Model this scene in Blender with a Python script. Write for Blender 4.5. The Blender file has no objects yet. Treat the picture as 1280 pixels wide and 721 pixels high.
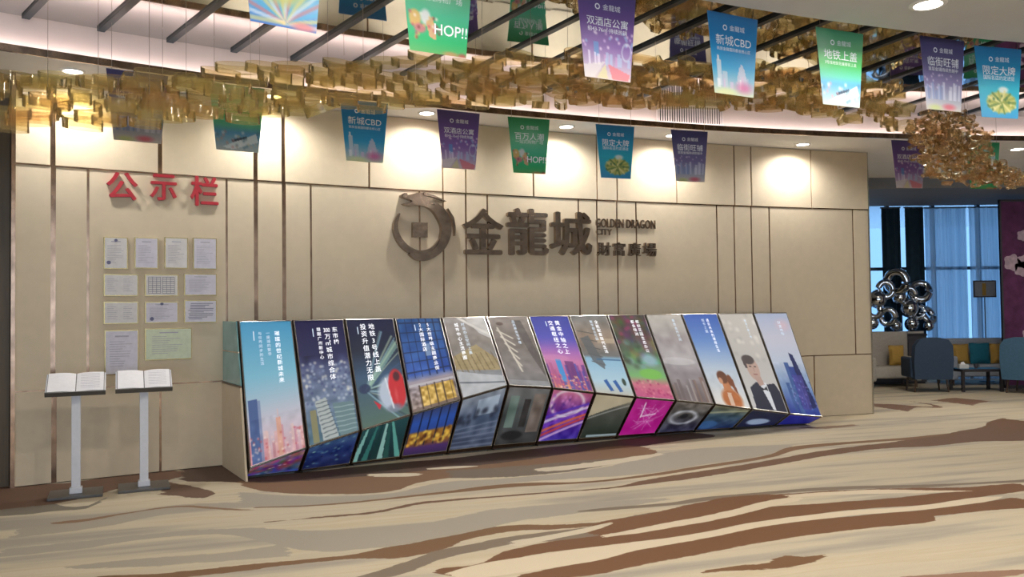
import bpy, math, random
import numpy as np
from mathutils import Vector, Matrix

random.seed(7); RNG = np.random.default_rng(11)
SC = bpy.context.scene
COL = SC.collection

# ------------------------------------------------------------------ camera
F_PX, PITCH, ROLL, EYE = 1054.915, 0.0282868, -0.0127698, 1.6
cp, sp, cr, sr = math.cos(PITCH), math.sin(PITCH), math.cos(ROLL), math.sin(ROLL)
cam_d = bpy.data.cameras.new('camera'); cam = bpy.data.objects.new('camera', cam_d); COL.objects.link(cam)
cam_d.sensor_fit = 'HORIZONTAL'; cam_d.sensor_width = 36.0; cam_d.lens = F_PX / 1280 * 36.0
cam_d.clip_start = 0.05; cam_d.clip_end = 200
cam.matrix_world = Matrix(((cr, -sr, 0, 0), (-sp * sr, -sp * cr, -cp, 0), (cp * sr, cp * cr, -sp, EYE), (0, 0, 0, 1)))
SC.camera = cam

# ------------------------------------------------------------------ world, exposure
SC.view_settings.view_transform = 'Standard'; SC.view_settings.look = 'None'
SC.view_settings.gamma = 1.0; SC.view_settings.use_curve_mapping = False
SC.view_settings.exposure = 0.33
SC.cycles.transparent_max_bounces = 32
world = bpy.data.worlds.new('daylight'); SC.world = world; world.use_nodes = True
_bg = world.node_tree.nodes['Background']
_bg.inputs[0].default_value = (0.66, 0.80, 1.0, 1); _bg.inputs[1].default_value = 2.9

HALL_W = 31.0          # watts of each hall downlight
WASH_W = 82.0          # watts of each wall-washing downlight
COVE = 13.0             # emission of the cove LED tape
BOX_GLOW = 0.42        # emission of the light-box faces
for _n, _loc, _rot, _sx, _sy in (('hall_daylight_portal', (1.75, -8.75, 2.05), (math.pi / 2, 0, 0), 19.5, 3.8), ('lounge_daylight_portal', (9.8, 18.62, 1.95), (-math.pi / 2, 0, 0), 4.9, 3.8)):
    _l = bpy.data.lights.new(_n, 'AREA'); _l.shape = 'RECTANGLE'; _l.size = _sx; _l.size_y = _sy; _l.cycles.is_portal = True   # guides the daylight through the glazing
    _o = bpy.data.objects.new(_n, _l); COL.objects.link(_o); _o.location = _loc; _o.rotation_euler = _rot

# ------------------------------------------------------------------ the plan of the hall (metres)
WC = np.array([15.34528, -21.70926]); WR = 35.90255      # centre and radius of the curved feature wall
TC = np.array([9.67650, -11.24770]); TR = 23.39350       # centre and radius of the ceiling ring
Z_LOW, Z_BAND, Z_TOP, Z_MIRROR = 0.903, 3.089, 3.964, 4.34
R_NEAR = TR - 3.95

def ray(x, y):
    u = (x - 640) / F_PX; v = -(y - 360.5) / F_PX
    u, v = cr * u - sr * v, sr * u + cr * v
    return np.array([u, cp - sp * v, sp + cp * v])
def on_z(x, y, z):
    d = ray(x, y); return (z - EYE) / d[2] * d + np.array([0, 0, EYE])
def on_y(x, y, Y):
    d = ray(x, y); return Y / d[1] * d + np.array([0, 0, EYE])
def on_circle(x, y, C, R):
    d = ray(x, y); a = d[0]**2 + d[1]**2; b = -2 * (d[0] * C[0] + d[1] * C[1]); c = C[0]**2 + C[1]**2 - R * R
    t = (-b + math.sqrt(b * b - 4 * a * c)) / (2 * a)
    return t * d + np.array([0, 0, EYE])
def wall_at(x, y):                      # (arc angle, height) of a point of the feature wall
    P = on_circle(x, y, WC, WR); return math.atan2(P[1] - WC[1], P[0] - WC[0]), P[2]
def wpt(th, z, off=0.0):                # a point off metres in front of the feature wall
    r = WR - off; return np.array([WC[0] + r * math.cos(th), WC[1] + r * math.sin(th), z])
def wall_matrix(th, z, off=0.0):        # local x runs right along the wall, -y looks into the hall
    P = wpt(th, z, off); t = (math.sin(th), -math.cos(th)); n = (math.cos(th), math.sin(th))
    return Matrix(((t[0], n[0], 0, P[0]), (t[1], n[1], 0, P[1]), (0, 0, 1, P[2]), (0, 0, 0, 1)))
def tpt(th, z, dr=0.0):
    r = TR + dr; return np.array([TC[0] + r * math.cos(th), TC[1] + r * math.sin(th), z])

# ------------------------------------------------------------------ materials
def lin(c):
    return tuple((v / 255 / 12.92) if v / 255 <= 0.04045 else ((v / 255 + 0.055) / 1.055) ** 2.4 for v in c)
def rgba(c): return (*lin(c), 1.0)
MATS = {}
def mat(name, col, rough=0.6, metal=0.0, var=0.06, scale=30.0, bump=0.0, bscale=300.0, emit=None, estr=0.0, stretch=None):
    """principled material with a gentle noise variation of colour and an optional fine relief"""
    if name in MATS: return MATS[name]
    m = bpy.data.materials.new(name); m.use_nodes = True; nt = m.node_tree; b = nt.nodes['Principled BSDF']
    tc = nt.nodes.new('ShaderNodeTexCoord'); src = tc.outputs['Object']
    if stretch:
        mp = nt.nodes.new('ShaderNodeMapping'); mp.inputs['Scale'].default_value = stretch
        nt.links.new(src, mp.inputs['Vector']); src = mp.outputs[0]
    n = nt.nodes.new('ShaderNodeTexNoise'); n.inputs['Scale'].default_value = scale; n.inputs['Detail'].default_value = 3
    nt.links.new(src, n.inputs['Vector'])
    r = nt.nodes.new('ShaderNodeValToRGB'); c = lin(col)
    r.color_ramp.elements[0].position = 0.3; r.color_ramp.elements[1].position = 0.7
    r.color_ramp.elements[0].color = (*[max(0, v * (1 - var)) for v in c], 1)
    r.color_ramp.elements[1].color = (*[min(1, v * (1 + var)) for v in c], 1)
    nt.links.new(n.outputs['Fac'], r.inputs['Fac']); nt.links.new(r.outputs[0], b.inputs['Base Color'])
    b.inputs['Roughness'].default_value = rough; b.inputs['Metallic'].default_value = metal
    if bump:
        n2 = nt.nodes.new('ShaderNodeTexNoise'); n2.inputs['Scale'].default_value = bscale
        nt.links.new(src, n2.inputs['Vector'])
        bp = nt.nodes.new('ShaderNodeBump'); bp.inputs['Strength'].default_value = bump; bp.inputs['Distance'].default_value = 0.004
        nt.links.new(n2.outputs['Fac'], bp.inputs['Height']); nt.links.new(bp.outputs[0], b.inputs['Normal'])
    if emit:
        b.inputs['Emission Color'].default_value = rgba(emit); b.inputs['Emission Strength'].default_value = estr
    MATS[name] = m; return m

def print_mat(name, emission, diffuse, rough=0.5):
    """flat print: the picture is stored as the colours of the sheet"""
    m = bpy.data.materials.new(name); m.use_nodes = True; nt = m.node_tree; b = nt.nodes['Principled BSDF']
    a = nt.nodes.new('ShaderNodeVertexColor'); a.layer_name = 'print'
    mx = nt.nodes.new('ShaderNodeMix'); mx.data_type = 'RGBA'; mx.blend_type = 'MULTIPLY'; mx.inputs['Factor'].default_value = 1
    mx.inputs[7].default_value = (diffuse, diffuse, diffuse, 1)
    nt.links.new(a.outputs['Color'], mx.inputs[6]); nt.links.new(mx.outputs[2], b.inputs['Base Color'])
    if emission:
        nt.links.new(a.outputs['Color'], b.inputs['Emission Color']); b.inputs['Emission Strength'].default_value = emission
    b.inputs['Roughness'].default_value = rough
    MATS[name] = m; return m

mat('wall_cloth', (203, 187, 160), 0.75, 0, 0.03, 9, 0.25, 420)
mat('wall_core', (120, 104, 84), 0.8)
mat('bronze_mirror', (168, 140, 118), 0.24, 1.0, 0.35, 9, 0.5, 14, stretch=(1, 1, .6))
mat('dark_bronze', (84, 66, 54), 0.3, 0.8, 0.15)
mat('dark_wall', (88, 74, 54), 0.45, 0.1, 0.12, 6, stretch=(6, 6, .4))
mat('plaster', (236, 234, 232), 0.8, 0, 0.02, 4)
mat('soffit_paint', (194, 195, 196), 0.7, 0, 0.02, 4)
mat('fascia_paint', (208, 194, 190), 0.7, 0, 0.02, 4)
mat('hall_wall', (190, 182, 170), 0.8, 0, 0.04, 3)
mat('joint_black', (30, 40, 48), 0.4, 0.2)
mat('steel', (200, 198, 192), 0.25, 1.0, 0.05)
mat('white_paint', (205, 206, 212), 0.4, 0, 0.03)
mat('paper', (226, 224, 226), 0.7, 0, 0.03)
mat('base_grey', (86, 84, 82), 0.35, 0.4, 0.08)
mat('ink', (120, 120, 130), 0.8)
mat('letter_white', (238, 240, 246), 0.6, emit=(238, 240, 246), estr=0.55)
mat('letter_print', (236, 240, 246), 0.6)
mat('letter_faint', (190, 205, 220), 0.6, emit=(190, 205, 220), estr=0.4)
mat('letter_red', (172, 44, 54), 0.3, 0, 0.05)
mat('sign_chrome', (168, 150, 136), 0.16, 1.0, 0.22, 9, 0.6, 11)
mat('sign_side', (150, 140, 130), 0.3, 1.0, 0.1, 9)
mat('lamp_rim', (226, 224, 220), 0.4)
mat('lamp_lens', (255, 250, 240), 0.4, emit=(255, 248, 236), estr=14.0)
mat('led_tape', (255, 236, 214), 0.4, emit=(255, 243, 238), estr=COVE)
mat('wire', (150, 140, 130), 0.4, 0.8)
mat('teal_glass', (112, 158, 160), 0.08, 0.0, 0.12, 5)
mat('grille', (222, 212, 212), 0.5)
mat('grille_dark', (34, 32, 36), 0.7)

m = bpy.data.materials.new('ceiling_mirror'); m.use_nodes = True; b = m.node_tree.nodes['Principled BSDF']
n = m.node_tree.nodes.new('ShaderNodeTexNoise'); n.inputs['Scale'].default_value = 1.2
r = m.node_tree.nodes.new('ShaderNodeValToRGB'); r.color_ramp.elements[0].color = (.50, .51, .51, 1); r.color_ramp.elements[1].color = (.60, .61, .61, 1)
m.node_tree.links.new(n.outputs['Fac'], r.inputs[0]); m.node_tree.links.new(r.outputs[0], b.inputs['Base Color'])
b.inputs['Metallic'].default_value = 1; b.inputs['Roughness'].default_value = 0.03; MATS['ceiling_mirror'] = m

def amber(name, tint, body, fill=.27, ior=1.42):
    m = bpy.data.materials.new(name); m.use_nodes = True; nt = m.node_tree; nt.nodes.clear()
    out = nt.nodes.new('ShaderNodeOutputMaterial')
    tr = nt.nodes.new('ShaderNodeBsdfTransparent'); tr.inputs[0].default_value = rgba(tint)
    di = nt.nodes.new('ShaderNodeBsdfDiffuse'); tl = nt.nodes.new('ShaderNodeBsdfTranslucent')
    gl = nt.nodes.new('ShaderNodeBsdfGlossy'); gl.inputs['Roughness'].default_value = 0.08; gl.inputs[0].default_value = (1, .93, .78, 1)
    nz = nt.nodes.new('ShaderNodeTexNoise'); nz.inputs['Scale'].default_value = 22
    tcx = nt.nodes.new('ShaderNodeTexCoord'); nt.links.new(tcx.outputs['Object'], nz.inputs['Vector'])
    rp = nt.nodes.new('ShaderNodeValToRGB'); rp.color_ramp.elements[0].color = rgba([v * .85 for v in body]); rp.color_ramp.elements[1].color = rgba(body)
    nt.links.new(nz.outputs['Fac'], rp.inputs[0]); nt.links.new(rp.outputs[0], di.inputs[0]); nt.links.new(rp.outputs[0], tl.inputs[0])
    a1 = nt.nodes.new('ShaderNodeMixShader'); nt.links.new(di.outputs[0], a1.inputs[1]); nt.links.new(tl.outputs[0], a1.inputs[2])
    a2 = nt.nodes.new('ShaderNodeMixShader'); a2.inputs[0].default_value = fill
    nt.links.new(tr.outputs[0], a2.inputs[1]); nt.links.new(a1.outputs[0], a2.inputs[2])
    fr = nt.nodes.new('ShaderNodeFresnel'); fr.inputs[0].default_value = ior
    a3 = nt.nodes.new('ShaderNodeMixShader'); nt.links.new(fr.outputs[0], a3.inputs[0])
    nt.links.new(a2.outputs[0], a3.inputs[1]); nt.links.new(gl.outputs[0], a3.inputs[2]); nt.links.new(a3.outputs[0], out.inputs[0])
    MATS[name] = m
amber('glass_yellow', (255, 249, 222), (250, 234, 170))
amber('glass_amber', (255, 246, 218), (246, 222, 168))
amber('glass_copper', (255, 240, 212), (242, 206, 156))

amber('cluster_amber', (255, 246, 222), (240, 214, 164), .22, 1.75)
amber('cluster_copper', (255, 238, 214), (236, 192, 144), .22, 1.75)

# ------------------------------------------------------------------ mesh helpers
class MB:
    def __init__(s): s.v = []; s.f = []
    def add(s, verts, faces):
        o = len(s.v); s.v += [tuple(float(c) for c in p) for p in verts]; s.f += [tuple(i + o for i in f) for f in faces]; return s
    def box(s, c, d, M=None):
        x, y, z = (k / 2 for k in d)
        P = [Vector((sx * x, sy * y, sz * z)) for sx in (-1, 1) for sy in (-1, 1) for sz in (-1, 1)]
        P = [(M @ p if M else p) + Vector(c) for p in P]
        return s.add(P, [(0, 1, 3, 2), (4, 6, 7, 5), (0, 4, 5, 1), (2, 3, 7, 6), (0, 2, 6, 4), (1, 5, 7, 3)])
    def bevbox(s, c, d, bv, M=None):        # box with chamfered edges (48-ish faces)
        import bmesh
        bm = bmesh.new(); bmesh.ops.create_cube(bm, size=1)
        for v in bm.verts: v.co = Vector((v.co.x * d[0], v.co.y * d[1], v.co.z * d[2]))
        bmesh.ops.bevel(bm, geom=list(bm.edges), offset=bv, segments=3, profile=0.6, affect='EDGES')
        bm.verts.index_update()
        s.add([(M @ v.co if M else v.co) + Vector(c) for v in bm.verts], [[v.index for v in f.verts] for f in bm.faces]); bm.free(); return s
    def prism(s, poly, y0, y1):             # outline in x,z pushed along y
        n = len(poly); s.add([(p[0], y0, p[1]) for p in poly] + [(p[0], y1, p[1]) for p in poly],
              [tuple(range(n)), tuple(range(2 * n - 1, n - 1, -1))] + [(i, i + n, (i + 1) % n + n, (i + 1) % n) for i in range(n)]); return s
    def solid(s, A, B):                      # two 3D loops joined into a closed solid
        n = len(A); return s.add(list(A) + list(B), [tuple(range(n)), tuple(range(2 * n - 1, n - 1, -1))] + [(i, i + n, (i + 1) % n + n, (i + 1) % n) for i in range(n)])
    def tube(s, pts, rad, seg=8, closed=False):
        pts = [Vector(p) for p in pts]; n = len(pts); rad = rad if hasattr(rad, '__len__') else [rad] * n; V = []; Fc = []
        up = Vector((0, 0, 1))
        for i, p in enumerate(pts):
            a = pts[(i - 1) % n] if (closed or i) else p; b_ = pts[(i + 1) % n] if (closed or i < n - 1) else p
            t = (b_ - a).normalized(); u = t.cross(up)
            if u.length < 1e-3: u = t.cross(Vector((1, 0, 0)))
            u.normalize(); w = u.cross(t)
            for k in range(seg):
                an = 2 * math.pi * k / seg; V.append(p + (u * math.cos(an) + w * math.sin(an)) * rad[i])
        for i in range(n if closed else n - 1):
            j = (i + 1) % n
            for k in range(seg): Fc.append((i * seg + k, i * seg + (k + 1) % seg, j * seg + (k + 1) % seg, j * seg + k))
        if not closed: Fc += [tuple(range(seg))[::-1], tuple(range((n - 1) * seg, n * seg))]
        return s.add(V, Fc)
    def lathe(s, prof, c=(0, 0, 0), seg=24):
        n = len(prof); V = [(c[0] + r * math.cos(2 * math.pi * k / seg), c[1] + r * math.sin(2 * math.pi * k / seg), c[2] + z) for r, z in prof for k in range(seg)]
        Fc = [(i * seg + k, i * seg + (k + 1) % seg, (i + 1) * seg + (k + 1) % seg, (i + 1) * seg + k) for i in range(n - 1) for k in range(seg)]
        Fc += [tuple(range(seg))[::-1], tuple(range((n - 1) * seg, n * seg))]
        return s.add(V, Fc)
    def arc(s, C, r0, r1, z0, z1, a0, a1, n):    # solid segment of a ring
        A = [a0 + (a1 - a0) * i / n for i in range(n + 1)]; V = []
        for t in A:
            ct, st = math.cos(t), math.sin(t)
            V += [(C[0] + r0 * ct, C[1] + r0 * st, z0), (C[0] + r1 * ct, C[1] + r1 * st, z0), (C[0] + r1 * ct, C[1] + r1 * st, z1), (C[0] + r0 * ct, C[1] + r0 * st, z1)]
        Fc = [(4 * i + k, 4 * i + (k + 1) % 4, 4 * i + 4 + (k + 1) % 4, 4 * i + 4 + k) for i in range(n) for k in range(4)] + [(0, 3, 2, 1), (4 * n, 4 * n + 1, 4 * n + 2, 4 * n + 3)]
        return s.add(V, Fc)
    def mesh(s, name):
        me = bpy.data.meshes.new(name); me.from_pydata(s.v, [], s.f); me.validate()
        import bmesh
        bm = bmesh.new(); bm.from_mesh(me); bmesh.ops.recalc_face_normals(bm, faces=bm.faces); bm.to_mesh(me); bm.free(); return me

def obj(name, mb, material=None, parent=None, smooth=False, M=None):
    me = mb.mesh(name) if isinstance(mb, MB) else mb
    o = bpy.data.objects.new(name, me); COL.objects.link(o)
    if material and not me.materials: me.materials.append(MATS[material] if isinstance(material, str) else material)
    if parent: o.parent = parent
    if M is not None: o.matrix_local = M
    if smooth:
        me.polygons.foreach_set('use_smooth', [True] * len(me.polygons))
        try: me.set_sharp_from_angle(angle=math.radians(40))
        except Exception: pass
    return o
def thing(name, label, cat, M=None, group=None):
    o = bpy.data.objects.new(name, None); COL.objects.link(o); o.empty_display_size = 0.1
    if M is not None: o.matrix_world = M if isinstance(M, Matrix) else Matrix.Translation(M)
    o['label'] = label; o['category'] = cat
    if group: o['group'] = group
    return o
def tag(o, label, cat, group=None):
    o['label'] = label; o['category'] = cat
    if group: o['group'] = group
    return o
def struct(name, mb, material, label=None, parent=None):
    o = obj(name, mb, material, parent); o['kind'] = 'structure'
    if label: o['label'] = label
    return o

# ------------------------------------------------------------------ lettering
_TXT = {}
def text_data(body, bold=0.0, extrude=0.0, res=3):
    key = (body, bold, extrude)
    if key in _TXT: return _TXT[key]
    c = bpy.data.curves.new('lettering', 'FONT'); c.body = body; c.resolution_u = res; c.offset = bold; c.extrude = extrude
    o = bpy.data.objects.new('lettering', c); COL.objects.link(o)
    me = bpy.data.meshes.new_from_object(o.evaluated_get(bpy.context.evaluated_depsgraph_get()))
    V = np.array([v.co[:] for v in me.vertices]) if len(me.vertices) else np.zeros((0, 3)); Fc = [tuple(p.vertices) for p in me.polygons]
    COL.objects.unlink(o); bpy.data.objects.remove(o); bpy.data.curves.remove(c); bpy.data.meshes.remove(me)
    _TXT[key] = (V, Fc); return V, Fc
def hline(body, bold=0.0):                # a line of lettering: x from 0, one em tall
    V, Fc = text_data(body, bold); V = V.copy()
    return (V, Fc, float(V[:, 0].max()) if len(V) else 0.0)
def vline(body, bold=0.0, step=1.06):     # a column of lettering, centred on x = 0, running down from 0
    VV = []; FF = []; y = 0.0; o = 0
    import re
    for ch in re.findall(r'[0-9]+|.', body):      # figures stand upright as one unit
        V, Fc = text_data(ch, bold)
        if len(V):
            W = V.copy(); W[:, 0] -= (V[:, 0].max() + V[:, 0].min()) / 2; W[:, 0] *= min(1.0, 1.05 / max(1e-6, np.ptp(V[:, 0]))); W[:, 1] += y - 0.86
            VV.append(W); FF += [tuple(i + o for i in f) for f in Fc]; o += len(W)
        y -= step
    return np.vstack(VV), FF, -y

# ------------------------------------------------------------------ quads that carry prints
class Quad:
    """a printed sheet between four corners (top left, top right, bottom right, bottom left)"""
    def __init__(s, tl, tr, br, bl):
        s.c = [np.array(p, float) for p in (tl, tr, br, bl)]
        n = np.cross(s.c[1] - s.c[0], s.c[3] - s.c[0]); s.n = -n / np.linalg.norm(n)
        s.w = (np.linalg.norm(s.c[1] - s.c[0]) + np.linalg.norm(s.c[2] - s.c[3])) / 2
        s.h = (np.linalg.norm(s.c[3] - s.c[0]) + np.linalg.norm(s.c[2] - s.c[1])) / 2
    def at(s, u, v, off=0.0):
        u = np.asarray(u, float)[..., None]; v = np.asarray(v, float)[..., None]
        return (s.c[0] * (1 - u) + s.c[1] * u) * (1 - v) + (s.c[3] * (1 - u) + s.c[2] * u) * v + s.n * off
    def sheet(s, name, pic, material, parent, off=0.004, back=0.0):
        H, W = pic.shape[:2]; u, v = np.meshgrid(np.linspace(0, 1, W), np.linspace(0, 1, H))
        P = s.at(u, v, off).reshape(-1, 3); i = np.arange(H * W).reshape(H, W)
        q = np.stack([i[:-1, :-1], i[1:, :-1], i[1:, 1:], i[:-1, 1:]], -1).reshape(-1, 4)
        V = P; col = pic.reshape(-1, 3); faces = q.tolist()
        if back:                              # give the sheet its thickness: a second face and an edge
            B = [s.at(a, b_, off - back).reshape(3) for a, b_ in ((0, 0), (1, 0), (1, 1), (0, 1))]
            k = len(V); V = np.vstack([V, B]); a_, b_, c_, d_ = i[0, 0], i[0, -1], i[-1, -1], i[-1, 0]
            col = np.vstack([col, pic[0, 0], pic[0, -1], pic[-1, -1], pic[-1, 0]])
            faces += [[k, k + 1, k + 2, k + 3], [a_, b_, k + 1, k], [b_, c_, k + 2, k + 1], [c_, d_, k + 3, k + 2], [d_, a_, k, k + 3]]
        me = bpy.data.meshes.new(name); me.from_pydata(V.tolist(), [], faces)
        c = col / 255.0; L = np.where(c <= 0.04045, c / 12.92, ((c + 0.055) / 1.055) ** 2.4)
        at = me.color_attributes.new('print', 'FLOAT_COLOR', 'POINT')
        at.data.foreach_set('color', np.hstack([L, np.ones((len(L), 1))]).astype(np.float32).ravel())
        me.materials.append(MATS[material]); return obj(name, me, None, parent)
    def text(s, name, line, u, v, size, material, parent, off=0.007, lean=0.0, anchor='l'):
        V, Fc, ext = line
        if not len(V): return None
        x = V[:, 0] * size; y = V[:, 1] * size
        if anchor == 'c': x = x - ext * size / 2
        P = s.at(u + x / s.w, v - y / s.h, off); me = bpy.data.meshes.new(name); me.from_pydata(P.tolist(), [], Fc)
        return obj(name, me, material, parent)

class Pic:
    """a painted print: row 0 is the top"""
    def __init__(s, W, H, stops):
        s.u, s.v = np.meshgrid(np.linspace(0, 1, W), np.linspace(0, 1, H)); ps = [p for p, _ in stops]
        s.a = np.stack([np.interp(s.v, ps, [c[k] for _, c in stops]) for k in range(3)], -1)
    def mix(s, m, col):
        s.a = s.a * (1 - m[..., None]) + np.array(col, float) * m[..., None]; return s
    def poly(s, pts, col, al=1.0):
        m = np.zeros_like(s.u, bool); n = len(pts)
        for i in range(n):
            (x0, y0), (x1, y1) = pts[i], pts[(i + 1) % n]
            if y0 == y1: continue
            m ^= ((s.v >= min(y0, y1)) & (s.v < max(y0, y1))) & (s.u < x0 + (s.v - y0) * (x1 - x0) / (y1 - y0))
        return s.mix(m * al, col)
    def rect(s, x0, y0, x1, y1, col, al=1.0): return s.mix(((s.u >= x0) & (s.u < x1) & (s.v >= y0) & (s.v < y1)) * al, col)
    def ell(s, x, y, rx, ry, col, al=1.0, soft=0.25):
        d = np.sqrt(((s.u - x) / rx) ** 2 + ((s.v - y) / ry) ** 2); return s.mix(np.clip((1 - d) / soft, 0, 1) * al, col)
    def line(s, x0, y0, x1, y1, w, col, al=1.0, asp=2.4):
        dx, dy = x1 - x0, (y1 - y0) * asp; L = math.hypot(dx, dy) + 1e-9; px, py = s.u - x0, (s.v - y0) * asp
        t = np.clip((px * dx + py * dy) / L ** 2, 0, 1); d = np.hypot(px - t * dx, py - t * dy); return s.mix(np.clip((w - d) / w * 2, 0, 1) * al, col)
    def ring(s, x, y, rx, ry, w, col, al=1.0):
        d = np.sqrt(((s.u - x) / rx) ** 2 + ((s.v - y) / ry) ** 2); return s.mix(np.clip(1 - np.abs(d - 1) / w, 0, 1) * al, col)
    def noise(s, amp, nx, ny, lo=0.0, hi=1.0, mono=True):
        H, W = s.u.shape
        def f():
            g = RNG.random((ny + 2, nx + 2)); x = s.u * nx; y = s.v * ny; i = x.astype(int); j = y.astype(int); fx = x - i; fy = y - j
            return (g[j, i] * (1 - fx) + g[j, i + 1] * fx) * (1 - fy) + (g[j + 1, i] * (1 - fx) + g[j + 1, i + 1] * fx) * fy
        w = ((s.v >= lo) & (s.v <= hi))[..., None]
        n = f()[..., None] - .5 if mono else np.stack([f(), f(), f()], -1) - .5
        s.a = np.clip(s.a + n * 2 * amp * w, 0, 255); return s
    def towers(s, n, y0, y1, wmin, wmax, cols, al=0.8, base=1.0, x0=0.0, x1=1.0):
        for _ in range(n):
            x = RNG.uniform(x0, x1); w = RNG.uniform(wmin, wmax); y = RNG.uniform(y0, y1); c = cols[RNG.integers(len(cols))]
            s.rect(x - w / 2, y, x + w / 2, base, c, al)
        return s
    def dots(s, n, y0, y1, r, cols, al=0.8, x0=0.0, x1=1.0, asp=2.4):
        for _ in range(n): s.ell(RNG.uniform(x0, x1), RNG.uniform(y0, y1), r, r / asp, cols[RNG.integers(len(cols))], al, 0.8)
        return s
    def out(s): return np.clip(s.a, 0, 255)

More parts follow.
